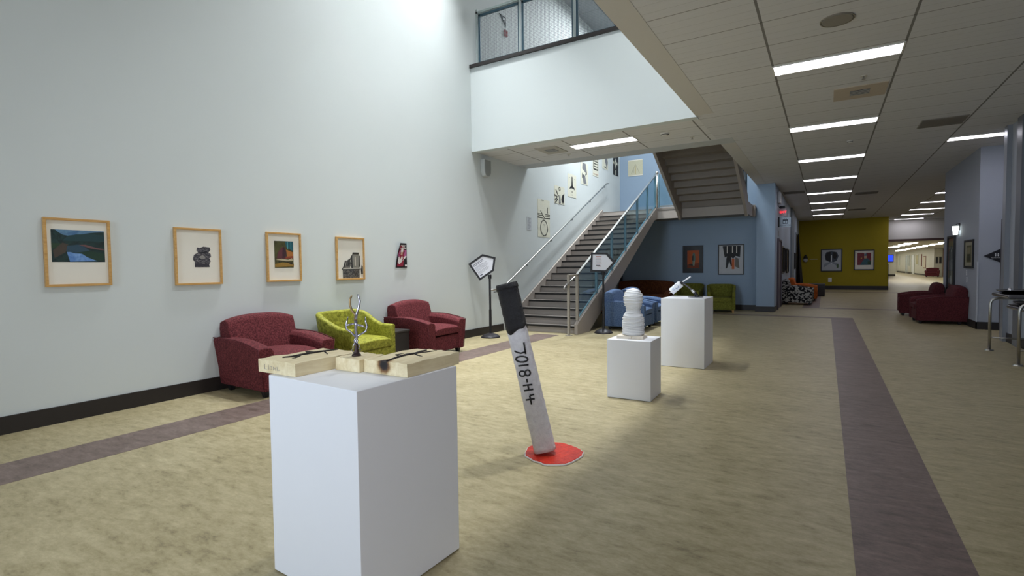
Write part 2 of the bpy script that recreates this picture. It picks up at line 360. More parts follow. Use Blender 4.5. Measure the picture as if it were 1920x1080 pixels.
sprinkler(2.05, 23.5, 'tiny sprinkler head in the ceiling above the distant hall')

# ================================================================ FRAMED ART
def art_mesh(polys, w, h, off, parent, name='print', step=0.0006):
    """polys: (material, [(u,v)..]) in 0..1 of a w x h sheet, facing -y, stacked as thin ink layers"""
    m = MB(); mats = []
    for i, (mt, pts) in enumerate(polys):
        if mt not in mats: mats.append(mt)
        y = off - step*i
        m.add([((u-0.5)*w, y, (v-0.5)*h) for u, v in pts], [tuple(range(len(pts)))], mats.index(mt))
    return m.build(name, mats, parent)
def framed(label, loc, rz, w, h, polys, fw=0.022, fd=0.032, fm=OAK, mats_=PAPER, art=None, group=None, cat='picture', glass=True, inner=None):
    """w,h outer size; art=(cx,cy,aw,ah) placement of print inside, relative to centre"""
    t = thing('framed_picture', label, cat, loc, rz, group)
    m = MB(); W2, H2 = w/2, h/2
    m.box(-W2, W2, -fd, 0, H2-fw, H2); m.box(-W2, W2, -fd, 0, -H2, -H2+fw); m.box(-W2, -W2+fw, -fd, 0, -H2+fw, H2-fw); m.box(W2-fw, W2, -fd, 0, -H2+fw, H2-fw)
    m.build('frame', fm, t, bevel=0.002)
    MB().box(-W2+fw, W2-fw, -0.012, -0.002, -H2+fw, H2-fw).build('mat_board', mats_, t)
    if art:
        cx, cy, aw, ah = art; p = art_mesh(polys, aw, ah, -0.0135, t); p.location = (cx, 0, cy)
    if glass: MB().box(-W2+fw, W2-fw, -0.026, -0.0245, -H2+fw, H2-fw).build('glass', PICGLASS, t)
    return t
def R4(a, b, c, d): return [(a, b), (c, b), (c, d), (a, d)]
def ink(c): return mat(c, 0.6, nz=0.3, ns=60)
def grain(name, stops, scale=40, sc=(1, 1, 1)):
    s = NT(name); s.color(s.ramp(s.noise(s.coord(sc), scale, 6, 0.7, 1.0), stops)); return s.fin(0.7)
lake = [(grain('hills', [(0.35, '0c1a1e'), (0.65, '22413f')], 30), R4(0, 0, 1, 1)),
        (grain('sky', [(0.3, '2f5a8c'), (0.7, '7aa3bd')], 9), [(0.07, 1), (1, 1), (1, 0.97), (0.84, 0.95), (0.72, 0.93), (0.58, 0.88), (0.46, 0.87), (0.38, 0.83), (0.3, 0.82), (0.22, 0.84), (0.15, 0.9)]),
        (ink('1d3f44'), [(0.3, 0.82), (0.46, 0.86), (0.58, 0.88), (0.7, 0.92), (0.85, 0.88), (1, 0.86), (1, 0.66), (0.2, 0.66)]),
        (ink('26422a'), R4(0, 0.42, 0.2, 0.58)), (ink('4a3f35'), [(0.05, 0.12), (0.25, 0.3), (0.3, 0.55), (0.2, 0.6), (0.02, 0.35)]),
        (ink('2c4a5c'), [(0.28, 0.5), (0.5, 0.55), (0.62, 0.48), (0.7, 0.36), (0.4, 0.28), (0.26, 0.34)]),
        (ink('1c3b2c'), [(0.45, 0.3), (0.75, 0.34), (0.98, 0.28), (0.98, 0.06), (0.82, 0.04), (0.6, 0.18)]),
        (ink('6b4a4a'), [(0.5, 0.54), (0.62, 0.55), (0.8, 0.47), (0.98, 0.42), (0.98, 0.38), (0.75, 0.42)]),
        (grain('sky_reflection', [(0.3, '3c6fb5'), (0.7, '86aede')], 12), [(0.27, 0.31), (0.33, 0.31), (0.42, 0.27), (0.55, 0.26), (0.64, 0.16), (0.84, 0.03), (0.32, 0.01)])]
rockm = grain('stipple', [(0.40, '17161c'), (0.55, '55525a'), (0.68, 'bdb9b4')], 55, (1, 1, 1.6))
rock = [(rockm, [(0.1, 0.02), (0.9, 0.02), (0.88, 0.15), (0.97, 0.3), (0.9, 0.45), (1.0, 0.52), (0.97, 0.66), (0.86, 0.72), (0.97, 0.85), (0.93, 0.97), (0.6, 1.0), (0.4, 0.93), (0.25, 0.96), (0.22, 0.8), (0.3, 0.72), (0.08, 0.6), (0.0, 0.4), (0.12, 0.25)]),
        (ink('33303a'), [(0.1, 0.04), (0.9, 0.04), (0.86, 0.16), (0.1, 0.2)]), (ink('8d8a86'), [(0.3, 0.5), (0.55, 0.6), (0.7, 0.45), (0.5, 0.4)]), (ink('24222a'), [(0.35, 0.72), (0.8, 0.8), (0.75, 0.72), (0.4, 0.66)])]
red = [(grain('brush_dark', [(0.3, '2a2412'), (0.7, '5a5a28')], 22), R4(0, 0, 1, 1)), (ink('1f5b68'), [(0.55, 1), (1, 1), (1, 0.62), (0.62, 0.78)]), (ink('57a0a8'), R4(0.68, 0.7, 0.72, 0.98)), (ink('2e7f8c'), R4(0.85, 0.68, 0.9, 0.97)),
       (ink('5d2a33'), [(0.1, 0.35), (0.2, 0.6), (0.4, 0.78), (0.58, 0.7), (0.6, 0.34)]), (ink('3a1a26'), [(0.42, 0.74), (0.5, 0.8), (0.62, 0.6), (0.56, 0.4), (0.4, 0.36)]),
       (ink('a8682a'), [(0.6, 0.68), (0.98, 0.58), (0.98, 0.4), (0.66, 0.38)]), (ink('8f3d22'), [(0.6, 0.42), (0.98, 0.44), (0.98, 0.36), (0.55, 0.34)]),
       (ink('b5a98a'), [(0.05, 0.3), (0.35, 0.34), (0.7, 0.3), (0.9, 0.36), (0.98, 0.26), (0.6, 0.24), (0.3, 0.27)]), (ink('94722a'), [(0, 0.14), (0.4, 0.2), (1, 0.16), (1, 0.04), (0, 0.02)]), (ink('2a1f14'), [(0.55, 0.24), (0.9, 0.18), (1, 0.1), (0.8, 0.14)])]
coal = grain('charcoal', [(0.35, '1a1a1a'), (0.52, '4e4c4a'), (0.72, 'b8b3a8')], 28)
cin = ink('2a2927')
jug = [(coal, R4(0.16, 0.0, 0.84, 0.22)), (cin, [(0.14, 0.21), (0.9, 0.22), (0.9, 0.24), (0.14, 0.235)]),
       (ink('8d8a82'), [(0.54, 0.27), (0.84, 0.27), (0.84, 0.58), (0.8, 0.64), (0.56, 0.64), (0.52, 0.58)]), (cin, [(0.5, 0.27), (0.56, 0.26), (0.55, 0.6), (0.5, 0.58)]), (cin, [(0.8, 0.27), (0.86, 0.3), (0.86, 0.58), (0.82, 0.6)]), (cin, R4(0.56, 0.62, 0.82, 0.67)),
       (coal, [(0.18, 0.27), (0.44, 0.27), (0.5, 0.38), (0.42, 0.5), (0.3, 0.44), (0.28, 0.34)]), (cin, [(0.1, 0.22), (0.18, 0.3), (0.24, 0.44), (0.3, 0.46), (0.26, 0.32), (0.16, 0.24)]), (cin, [(0.38, 0.44), (0.5, 0.56), (0.53, 0.54), (0.42, 0.42)]), (cin, [(0.9, 0.1), (0.97, 0.1), (0.97, 0.3), (0.92, 0.34), (0.89, 0.2)]), (ink('c9c4b8'), R4(0.64, 0.32, 0.68, 0.56))]
WX = XL + 0.001
framed('large oak framed print of a dark lake and hills on the white wall', (WX, 1.985, 1.555), PI/2, 0.50, 0.625, lake, art=(0.005, 0.06, 0.40, 0.295))
framed('oak framed small grey drawing of a stacked rock on cream paper', (WX, 3.06, 1.53), PI/2, 0.50, 0.625, rock, art=(0.035, -0.005, 0.20, 0.235))
framed('oak framed colour print with a dark red mound and teal corner', (WX, 4.115, 1.535), PI/2, 0.49, 0.625, red, art=(0.0, 0.035, 0.27, 0.34))
framed('oak framed charcoal drawing of a jar and cups on a block', (WX, 5.195, 1.525), PI/2, 0.52, 0.62, jug, art=(0.01, -0.005, 0.46, 0.56))
# curling poster
t = thing('poster', 'small unframed red and black poster of a person in a vest, curling off the wall', 'poster', (XL+0.012, 6.245, 1.585), PI/2)
PBK = ink('17121a'); PRD = ink('8f1f3a'); PWH = ink('e4dedc'); PPK = ink('b05a8c')
m = MB(); n = 10
def ppos(u, v): return ((u-0.5)*0.27*(1-0.28*v) + 0.035*v, -0.006 - 0.05*(1-u)*v*v, (v-0.5)*0.40)
for i in range(n):
    for j in range(n):
        m.add([ppos(i/n, j/n), ppos((i+1)/n, j/n), ppos((i+1)/n, (j+1)/n), ppos(i/n, (j+1)/n)], [(0, 1, 2, 3)])
m.build('sheet', PBK, t, smooth=True)
m = MB(); ms = [PRD, PWH, PPK, ink('c7a08c'), PBK]
for k, (mi, pts) in enumerate([(2, [(0.1, 0.45), (0.95, 0.45), (0.95, 0.72), (0.1, 0.72)]), (0, [(0.05, 0.5), (0.7, 0.55), (0.7, 0.9), (0.1, 0.9)]), (1, [(0.15, 0.9), (0.85, 0.9), (0.85, 0.92), (0.15, 0.92)]), (1, [(0.3, 0.84), (0.75, 0.84), (0.75, 0.87), (0.3, 0.87)]), (1, [(0.2, 0.77), (0.9, 0.77), (0.9, 0.8), (0.2, 0.8)]),
        (4, [(0.35, 0.08), (0.95, 0.08), (0.95, 0.42), (0.6, 0.45)]), (0, [(0.1, 0.05), (0.62, 0.05), (0.72, 0.42), (0.6, 0.55), (0.25, 0.55), (0.1, 0.3)]), (3, [(0.3, 0.52), (0.5, 0.52), (0.52, 0.66), (0.42, 0.72), (0.3, 0.66)]), (1, [(0.26, 0.64), (0.54, 0.64), (0.56, 0.74), (0.42, 0.78), (0.28, 0.74)]),
        (1, [(0.12, 0.2), (0.28, 0.14), (0.6, 0.3), (0.92, 0.44), (0.88, 0.5), (0.55, 0.4), (0.45, 0.5), (0.3, 0.32), (0.2, 0.46), (0.12, 0.42)]), (1, [(0.78, 0.05), (0.95, 0.05), (0.95, 0.12), (0.78, 0.12)])]):
    m.add([(ppos(u, v)[0], ppos(u, v)[1]-0.002-0.0006*k, ppos(u, v)[2]) for u, v in pts], [tuple(range(len(pts)))], mi)
m.build('artwork', ms, t)
# black framed works
orange_art = [(ink('b4541c'), R4(0, 0, 1, 1)), (ink('7d3510'), [(0, 0), (1, 0), (1, 0.3), (0, 0.2)]), (ink('3a2414'), [(0.1, 0.18), (0.5, 0.12), (0.6, 0.16), (0.3, 0.26)]), (ink('5c7a70'), [(0.45, 0.15), (0.6, 0.15), (0.68, 0.5), (0.66, 0.78), (0.55, 0.9), (0.44, 0.78), (0.42, 0.5)]), (ink('2a2a26'), [(0.4, 0.45), (0.52, 0.4), (0.52, 0.72), (0.42, 0.7)]), (ink('cfc7b0'), [(0.52, 0.12), (0.58, 0.12), (0.6, 0.4), (0.54, 0.45)])]
pillar_art = [(ink('17171a'), [(0.1, 0.98), (0.95, 0.98), (0.92, 0.55), (0.72, 0.6), (0.6, 0.5), (0.42, 0.62), (0.2, 0.55)]), (PAPER, R4(0.3, 0.7, 0.34, 0.97)), (PAPER, R4(0.55, 0.72, 0.6, 0.97)), (PAPER, R4(0.74, 0.7, 0.78, 0.97)), (ink('1d1c1e'), [(0.25, 0.12), (0.32, 0.14), (0.42, 0.4), (0.5, 0.2), (0.55, 0.22), (0.5, 0.6), (0.45, 0.72), (0.35, 0.7), (0.28, 0.5)]), (ink('c8632a'), R4(0.54, 0.1, 0.66, 0.5)), (ink('6e6a66'), [(0.68, 0.2), (0.9, 0.12), (0.85, 0.5), (0.7, 0.55)])]
BW = 16.8-0.001
framed('black framed orange picture of a standing figure on the blue wall under the stairs', (-3.575, BW, 1.55), 0, 0.62, 0.86, orange_art, 0.035, 0.03, BLACK, BLACK, (0.01, 0.0, 0.36, 0.56))
framed('black framed white picture of dark figures and an orange bar on the blue wall', (-2.46, BW, 1.52), 0, 0.74, 0.92, pillar_art, 0.03, 0.03, BLACK, mat('c4c6cb', 0.6), (0.0, 0.03, 0.6, 0.8))
tag(art_mesh([(PAPER, R4(0, 0, 1, 1)), (ink('c8c6ae'), R4(0.0, 0.05, 1, 0.95)), (ink('a9a58e'), [(0.2, 0.15), (0.5, 0.75), (0.8, 0.15), (0.76, 0.15), (0.5, 0.68), (0.25, 0.15)]), (ink('b5a25e'), R4(0.48, 0.1, 0.52, 0.6)), (ink('8d8a7a'), R4(0.35, 0.2, 0.38, 0.45))], 0.49, 0.53, 0, None, 'drawing_sheet'),
    'square cream drawing sheet alone on the blue wall above the stair landing', 'drawing').location = (-5.42, 16.79, 4.61)
blob = [(ink('3f4a58'), [(0.2, 0.9), (0.5, 0.95), (0.8, 0.9), (0.9, 0.7), (0.8, 0.45), (0.62, 0.38), (0.4, 0.38), (0.15, 0.5), (0.12, 0.75)]), (ink('15151c'), [(0.25, 0.9), (0.45, 0.92), (0.46, 0.4), (0.2, 0.5), (0.15, 0.7)]), (ink('15151c'), [(0.55, 0.9), (0.75, 0.9), (0.82, 0.7), (0.72, 0.5), (0.58, 0.62)]), (ink('d9dde2'), R4(0.47, 0.3, 0.53, 0.75)), (ink('8a93a0'), [(0.05, 0.1), (0.5, 0.35), (0.95, 0.1), (0.9, 0.3), (0.5, 0.42), (0.1, 0.3)]), (ink('47603a'), R4(0.8, 0.08, 0.9, 0.26))]
kid = [(ink('7d1f2a'), R4(0, 0, 1, 1)), (ink('34606e'), [(0.2, 0), (1, 0), (1, 0.3), (0.7, 0.6), (0.45, 0.45)]), (ink('2b4a34'), R4(0.75, 0.05, 1, 0.3)), (ink('b9a184'), [(0.5, 0.55), (0.68, 0.55), (0.68, 0.8), (0.5, 0.8)]), (ink('3a5670'), [(0.48, 0.76), (0.72, 0.76), (0.65, 0.95), (0.52, 0.95)]), (ink('c4a030'), [(0.25, 0.5), (0.34, 0.5), (0.34, 0.62), (0.25, 0.62)])]
YW = 31.7-0.001
framed('black framed silvery picture of a large dark round form on the mustard wall', (0.245, YW, 1.53), 0, 0.96, 1.18, blob, 0.05, 0.04, BLACK, mat('b9bfc6', 0.6), (0.0, 0.02, 0.78, 1.0), glass=False)
framed('black framed red and teal picture of a seated figure on the mustard wall', (1.66, YW, 1.52), 0, 0.86, 1.03, kid, 0.04, 0.04, BLACK, PAPER, (0.0, 0.05, 0.58, 0.62))
land = [(ink('55553c'), R4(0, 0, 1, 1)), (ink('8a8468'), R4(0.1, 0.5, 0.9, 0.9)), (ink('2c3324'), [(0.1, 0.1), (0.9, 0.1), (0.7, 0.5), (0.3, 0.45)])]
water = [(ink('4b5452'), R4(0, 0, 1, 1)), (ink('a6aca6'), [(0.3, 0), (0.7, 0), (0.62, 0.5), (0.55, 0.8), (0.42, 0.8), (0.4, 0.5)]), (ink('1f2b26'), [(0.42, 0.2), (0.55, 0.2), (0.52, 0.75), (0.46, 0.75)]), (ink('6d6a4a'), [(0, 0.75), (0.5, 0.9), (1, 0.75), (1, 1), (0, 1)])]
RX = 2.623
framed('tall dark framed picture of falling water below the wall lamp on the grey wall', (RX, 16.3, 1.35), -PI/2, 0.82, 1.3, water, 0.05, 0.04, BLACK, mat('6f4a40', 0.6), (0, 0, 0.56, 1.05))
framed('smaller dark framed landscape nearer the corner on the grey wall', (RX, 14.5, 1.535), -PI/2, 0.78, 0.6, land, 0.04, 0.03, BLACK, mat('a8a38e', 0.6), (0, 0, 0.42, 0.36))
EX = -1.249
rust = [(ink('a8803a'), R4(0, 0, 1, 1)), (ink('5a3a22'), R4(0.2, 0.2, 0.8, 0.8))]
for y, w, h, z, lab in ((18.95, 0.8, 0.9, 1.5, 'first black framed picture on the elevator wall, behind the patterned armchair'), (20.2, 0.7, 0.85, 1.5, 'second black framed picture on the elevator wall'), (21.7, 1.0, 0.9, 1.48, 'third and widest black framed picture on the elevator wall'), (27.1, 0.7, 0.75, 1.5, 'small dark red picture past the grey pilaster on the elevator wall')):
    framed(lab, (EX, y, z), PI/2, w, h, rust, 0.05, 0.05, BLACK, mat('c9bf9a', 0.6), (0, 0, w-0.3, h-0.3))
# stair wall sheets
S = ink('1b1b1d'); G = ink('76787c'); SW = ink('d9d8c6')
def ring(cx, cy, rx, ry, th, n=20):
    out = []
    for i in range(n):
        a, b = 2*PI*i/n, 2*PI*(i+1)/n
        out.append([(cx+rx*math.cos(a), cy+ry*math.sin(a)), (cx+rx*math.cos(b), cy+ry*math.sin(b)), (cx+(rx-th)*math.cos(b), cy+(ry-th)*math.sin(b)), (cx+(rx-th)*math.cos(a), cy+(ry-th)*math.sin(a))])
    return out
def sheet(label, y, z, w, h, polys):
    o = art_mesh([(SW, R4(0, 0, 1, 1))] + polys, w, h, 0, None, 'drawing_sheet', 0.0004)
    o.location = (XL+0.004, y, z); o.rotation_euler = (0, 0, PI/2); tag(o, label, 'drawing', 'black and white drawings up the stair wall')
sheet('cream drawing sheet with an open book, above the sheet with a ring', 11.29, 2.79, 0.64, 0.46, [(S, [(0, 0.08), (0.5, 0.02), (1, 0.08), (1, 0.0), (0, 0.0)]), (S, R4(0, 0.14, 0.44, 0.17)), (S, R4(0, 0.22, 0.4, 0.25)), (S, R4(0.56, 0.14, 1, 0.17)), (S, R4(0.6, 0.22, 1, 0.25)), (S, [(0.2, 0.4), (0.52, 0.03), (0.56, 0.05), (0.24, 0.4)]), (S, R4(0.78, 0.3, 0.82, 0.62)), (G, R4(0.3, 0.95, 0.5, 0.98))])
sheet('cream drawing sheet with a thin black ring, lowest on the stair wall', 11.29, 2.33, 0.64, 0.46, [(S, q) for q in ring(0.5, 0.5, 0.3, 0.44, 0.045, 24)] + [(G, R4(0.42, 0.65, 0.58, 0.68))])
sheet('drawing sheet of radiating black leaves and a small circle', 12.18, 3.235, 0.60, 0.46, [(S, q) for q in ring(0.5, 0.85, 0.1, 0.11, 0.04, 10)] + [(S, [(0.1, 0.75), (0.15, 0.78), (0.42, 0.45), (0.38, 0.42)]), (S, [(0.0, 0.5), (0.3, 0.4), (0.28, 0.36), (0.0, 0.42)]), (S, [(0.02, 0.05), (0.3, 0.3), (0.34, 0.26), (0.1, 0.02)]), (S, [(0.02, 0.25), (0.25, 0.35), (0.25, 0.3), (0.05, 0.18)]), (S, [(0.72, 0.5), (0.95, 0.66), (0.9, 0.1), (0.74, 0.12), (0.66, 0.3)]), (G, [(0.45, 0.5), (0.55, 0.5), (0.6, 0.05), (0.42, 0.05)])])
sheet('drawing sheet of a slim black rocket form with fins', 12.96, 3.575, 0.55, 0.62, [(S, [(0.45, 0.9), (0.55, 0.9), (0.58, 0.6), (0.6, 0.38), (0.4, 0.38), (0.42, 0.6)]), (S, [(0.2, 0.32), (0.4, 0.4), (0.6, 0.4), (0.82, 0.32), (0.78, 0.42), (0.6, 0.5), (0.4, 0.5), (0.24, 0.42)]), (S, R4(0.46, 0.2, 0.54, 0.26)), (G, R4(0.47, 0.08, 0.53, 0.12)), (G, R4(0.15, 0.82, 0.25, 0.84)), (G, R4(0.75, 0.8, 0.85, 0.82))])
sheet('drawing sheet of grey and black vertical bands like a vase', 13.80, 4.03, 0.52, 0.62, [(G, [(0.25, 0.98), (0.7, 0.98), (0.8, 0.7), (0.72, 0.55), (0.5, 0.62), (0.22, 0.7)]), (S, [(0.8, 0.72), (0.86, 0.5), (0.6, 0.42), (0.72, 0.55)]), (S, [(0.2, 0.52), (0.45, 0.4), (0.4, 0.2), (0.2, 0.3)]), (G, [(0.4, 0.45), (0.6, 0.42), (0.8, 0.05), (0.4, 0.05), (0.3, 0.2)])])
sheet('drawing sheet of a black ladder of bars', 14.66, 4.45, 0.46, 0.75, [(S, R4(0.1, 0.25, 0.16, 1)), (S, R4(0.84, 0.25, 0.9, 1)), (S, R4(0.1, 0.25, 0.9, 0.3))] + [(S, R4(0.1, 0.38+0.1*k, 0.9, 0.41+0.1*k)) for k in range(6)] + [(ink('c9a090'), R4(0.1, 0.08, 0.9, 0.1))])
sheet('drawing sheet of a grey twisted band with faint lines', 15.45, 4.72, 0.5, 0.62, [(G, [(0.1, 0.98), (0.45, 1), (0.85, 0.6), (0.95, 0.4), (0.8, 0.05), (0.5, 0.35), (0.4, 0.6)]), (S, [(0.2, 0.1), (0.5, 0.15), (0.9, 0.02), (0.5, 0.08)])])
sheet('dark drawing sheet with a pale starburst, highest on the stair wall', 16.4, 4.75, 0.5, 0.8, [(S, R4(0, 0, 1, 1)), (SW, [(0.5, 0.72), (0.6, 0.6), (0.8, 0.5), (0.6, 0.42), (0.5, 0.25), (0.4, 0.42), (0.2, 0.5), (0.4, 0.6)]), (SW, R4(0.42, 0.75, 0.58, 0.98)), (SW, R4(0.42, 0.02, 0.58, 0.22)), (S, R4(0.46, 0.46, 0.54, 0.56)), (SW, [(0.0, 0.5), (0.15, 0.6), (0.15, 0.42)]), (SW, [(1, 0.5), (0.85, 0.6), (0.85, 0.42)])])
m = MB(); m.box(-0.11, 0.11, -0.004, 0, -0.15, 0.15, 0)
for k in range(9): m.box(-0.07, 0.07-0.02*(k % 3), -0.005, -0.0041, 0.12-0.03*k, 0.128-0.03*k, 1)
o = m.build('wall_notice', [mat('c3c8cc', 0.5), G]); o.location = (XL+0.001, 10.55, 2.39); o.rotation_euler = (0, 0, PI/2); tag(o, 'pale clear notice with tiny text below the balcony ceiling, before the stair drawings', 'notice')
# wall speaker
t = thing('wall_speaker', 'pale grey rounded loudspeaker high on the white wall under the balcony', 'speaker', (XL, 8.70, 3.38), PI/2)
prof = [(-0.12, 0.17), (0.12, 0.17), (0.125, 0.0), (0.115, -0.1), (0.08, -0.16), (0, -0.185), (-0.08, -0.16), (-0.115, -0.1), (-0.125, 0.0)]
MB().prism(prof, (-0.10, 0)).build('cabinet', mat('c0c4c4', 0.5), t, bevel=0.01)
MB().prism([(x*0.86, z*0.9) for x, z in prof], (-0.108, -0.0995)).build('grille', mat('8f9494', 0.8), t)

# ================================================================ STAIRS
RISE, RUN, NR, Y1 = 0.1515, 0.2925, 20, 9.54
XA, XB = XL, -4.30
LZ = NR*RISE
NOSE = mat('141110', 0.6); TREAD = mat('7d756e', 0.75, nz=0.12, ns=30); RISER = mat('9c948d', 0.7, nz=0.05)
def flight(root, x0, x1, y0, z0, n, sgn, under=False):
    """n risers from floor level z0 starting at y0, climbing along sgn*y"""
    for k in range(n):
        ya = y0+sgn*RUN*k; z = z0+RISE*(k+1); yb = ya+sgn*(RUN+0.012)
        MB().box(x0, x1, min(ya, ya+sgn*0.015), max(ya, ya+sgn*0.015), z-RISE, z-0.035).build('riser', RISER, root)
        if k < n-1:
            tr = MB().box(x0, x1, min(ya-sgn*0.025, yb), max(ya-sgn*0.025, yb), z-0.035, z).build('tread', TREAD, root)
            MB().box(x0, x1, min(ya-sgn*0.027, ya+sgn*0.022), max(ya-sgn*0.027, ya+sgn*0.022), z-0.037, z+0.002).build('nosing', NOSE, tr)
def stringer(root, xa, xb, pts, name='stringer', m=TAUPE):
    mb = MB(); mb.loft([[(xa, y, z) for y, z in pts], [(xb, y, z) for y, z in pts]]); return mb.build(name, m, root, bevel=0.004)
t = thing('staircase', 'long straight lower flight of grey brown steps with black nosings', 'stairs', (0, 0, 0))
flight(t, XA+0.06, XB-0.001, Y1, 0, NR, 1)
YL = Y1+RUN*(NR-1)
sl = RISE/RUN
stringer(t, XB, XB+0.07, [(Y1-0.13, 0), (Y1-0.13, 0.2), (Y1-0.05, 0.26), (YL-0.02, LZ+0.03), (YL+0.01, LZ+0.03), (YL+0.01, LZ-0.31), (YL-0.25, LZ-0.36), (Y1+0.48, 0)])
stringer(t, XA+0.019, XA+0.06, [(Y1-0.1, 0), (Y1-0.1, 0.22), (YL-0.02, LZ+0.08), (YL+0.01, LZ+0.08), (YL+0.01, LZ-0.29), (Y1+0.5, 0)])
t = thing('stair_landing', 'grey brown landing slab against the blue wall between the two flights', 'landing')
MB().box(XA+0.02, -3.4, YL+0.018, 16.79, LZ-0.05, LZ, 0).box(-3.4, -1.85, YL+0.02, 16.79, LZ-0.05, LZ).box(-1.85, -1.73, 16.2, 16.79, LZ-0.05, LZ).build('deck', TREAD, t)
MB().box(XA+0.07, XB-0.002, YL+0.017, YL+0.06, LZ+0.0005, LZ+0.004).build('nosing', NOSE, t)
MB().box(XB, -1.85, YL+0.03, YL+0.08, LZ-0.30, LZ+0.03).box(-1.85, -1.8, YL+0.05, 16.2, LZ-0.3, LZ+0.03).box(-1.85, -1.73, 16.15, 16.2, LZ-0.3, LZ+0.03).build('fascia', TAUPE, t)
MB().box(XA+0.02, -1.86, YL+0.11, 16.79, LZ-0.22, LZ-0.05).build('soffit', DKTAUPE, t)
# upper flight climbing back towards the viewer
UX0, UX1 = -3.52, -1.86
t = thing('staircase', 'upper flight of brown steps seen from underneath, climbing up to the balcony floor', 'stairs')
NU = 14
for k in range(NU):
    ya = YL-0.02-RUN*k; z = LZ+RISE*(k+1)
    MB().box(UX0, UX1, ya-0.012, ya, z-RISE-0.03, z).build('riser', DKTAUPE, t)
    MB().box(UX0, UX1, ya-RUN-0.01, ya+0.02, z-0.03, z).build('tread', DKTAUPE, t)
yE = YL-0.02-RUN*NU
for xa, xb in ((UX0-0.07, UX0), (UX1, UX1+0.07)):
    stringer(t, xa, xb, [(YL+0.005, LZ-0.32), (YL+0.005, LZ+0.09), (YL-0.2, LZ+0.24), (yE, LZ+RISE*NU+0.05), (yE, LZ+RISE*NU-0.30), (YL-0.35, LZ-0.20), (YL-0.1, LZ-0.38)])
# railings
TGLASS = mat_glass('blue_tinted_glass', 'dfecf0', 0.3)
TGLASSD = mat_glass('dark_tinted_glass', '3f6272', 0.35)
def rail_line(y): return 1.20 + (y-9.5)*0.5005
t = thing('stair_railing', 'steel and blue glass railing along the open side of the lower flight', 'railing')
RXX = XB+0.035
MB().tube([(RXX-0.06, 9.0, 0.93), (RXX-0.065, 9.05, 0.98), (RXX-0.065, 9.55, rail_line(9.55)-0.06), (RXX-0.065, 15.1, rail_line(15.1)-0.05)], 0.021, 10).build('handrail', STEEL, t, smooth=True)
tr = MB().box(RXX-0.025, RXX+0.025, 9.46, 15.12, 0, 0.03).build('top_rail', STEEL, t); me = tr.data
for v in me.vertices: v.co.z += rail_line(v.co.y)
MB().box(RXX-0.09, RXX-0.045, 9.2, 9.245, 0.012, 1.2).box(RXX-0.12, RXX-0.015, 9.17, 9.275, 0, 0.012).build('front_post', mat('9d978d', 0.45, 0.3), t)
MB().box(RXX-0.025, RXX+0.025, 9.46, 9.51, 0.285, 1.2).build('end_post', mat('9d978d', 0.45, 0.3), t)
MB().tube([(RXX-0.067, 9.22, 1.2), (RXX, 9.485, 1.2)], 0.024, 8).build('tie_bar', mat('9d978d', 0.45, 0.3), t)
def sb(y): return 0.30+(y-9.49)*0.5005
ys = [9.54, 10.5, 11.45, 12.4, 13.35, 14.25, 15.02]
for i in range(6):
    a, b = ys[i]+0.05, ys[i+1]-0.05
    MB().add([(x, y, z) for x in (RXX-0.006, RXX+0.006) for y, z in ((a, sb(a)+0.03), (b, sb(b)+0.03), (b, rail_line(b)-0.03), (a, rail_line(a)-0.03))], [(0, 1, 2, 3), (4, 5, 6, 7), (0, 1, 5, 4), (1, 2, 6, 5), (2, 3, 7, 6), (3, 0, 4, 7)]).build('glass_panel', TGLASS, t)
for y in ys[1:]:
    MB().box(RXX-0.02, RXX+0.02, y-0.035, y-0.02, sb(y)-0.02, rail_line(y)).box(RXX-0.02, RXX+0.02, y+0.02, y+0.035, sb(y)-0.02, rail_line(y)).build('baluster', TEAL, t)
bc = MB().box(RXX-0.012, RXX+0.012, 9.55, 14.98, 0, 0.03).build('bottom_channel', mat('7fa0ae', 0.4, 0.3), t)
for v in bc.data.vertices: v.co.z += sb(v.co.y)
# landing guard
t = thing('landing_railing', 'short glass guard with steel newel at the edge of the landing', 'railing')
MB().cyl(RXX, 15.22, LZ+0.03, LZ+1.03, 0.035).sphere((RXX, 15.22, LZ+1.06), 0.05).build('newel', STEEL, t, smooth=True)
MB().box(-4.2, -3.65, 15.2, 15.24, LZ+1.0, LZ+1.04).build('top_rail', STEEL, t)
MB().box(-4.19, -3.68, 15.215, 15.225, LZ+0.1, LZ+0.98).build('glass_panel', TGLASS, t)
MB().box(-4.22, -4.19, 15.2, 15.24, LZ+0.03, LZ+1.0).build('baluster', TEAL, t); MB().box(-4.19, -3.65, 15.21, 15.23, LZ+0.05, LZ+0.09).build('bottom_channel', STEEL, t)
# upper flight guard
t = thing('upper_stair_railing', 'dark teal glass railing on the outer side of the upper flight', 'railing')
def uz(y): return LZ+0.265+(YL-0.2-y)*0.494
yy = [14.95, 14.3, 13.5, 12.7, 11.9, 11.2]
for i in range(5):
    a, b = yy[i]-0.05, yy[i+1]+0.05
    MB().add([(x, y, z) for x in (UX1+0.03, UX1+0.042) for y, z in ((a, uz(a)+0.1), (b, uz(b)+0.1), (b, uz(b)+0.95), (a, uz(a)+0.95))], [(0, 1, 2, 3), (4, 5, 6, 7), (0, 1, 5, 4), (1, 2, 6, 5), (2, 3, 7, 6), (3, 0, 4, 7)]).build('glass_panel', TGLASSD, t)
for y in yy: MB().box(UX1+0.02, UX1+0.055, y-0.03, y+0.03, uz(y)+0.02, uz(y)+0.98).build('baluster', mat('2c4654', 0.4), t)
MB().tube([(UX1+0.036, 15.0, uz(15.0)+0.98), (UX1+0.036, 11.1, uz(11.1)+0.98)], 0.022, 8).build('handrail', STEEL, t)
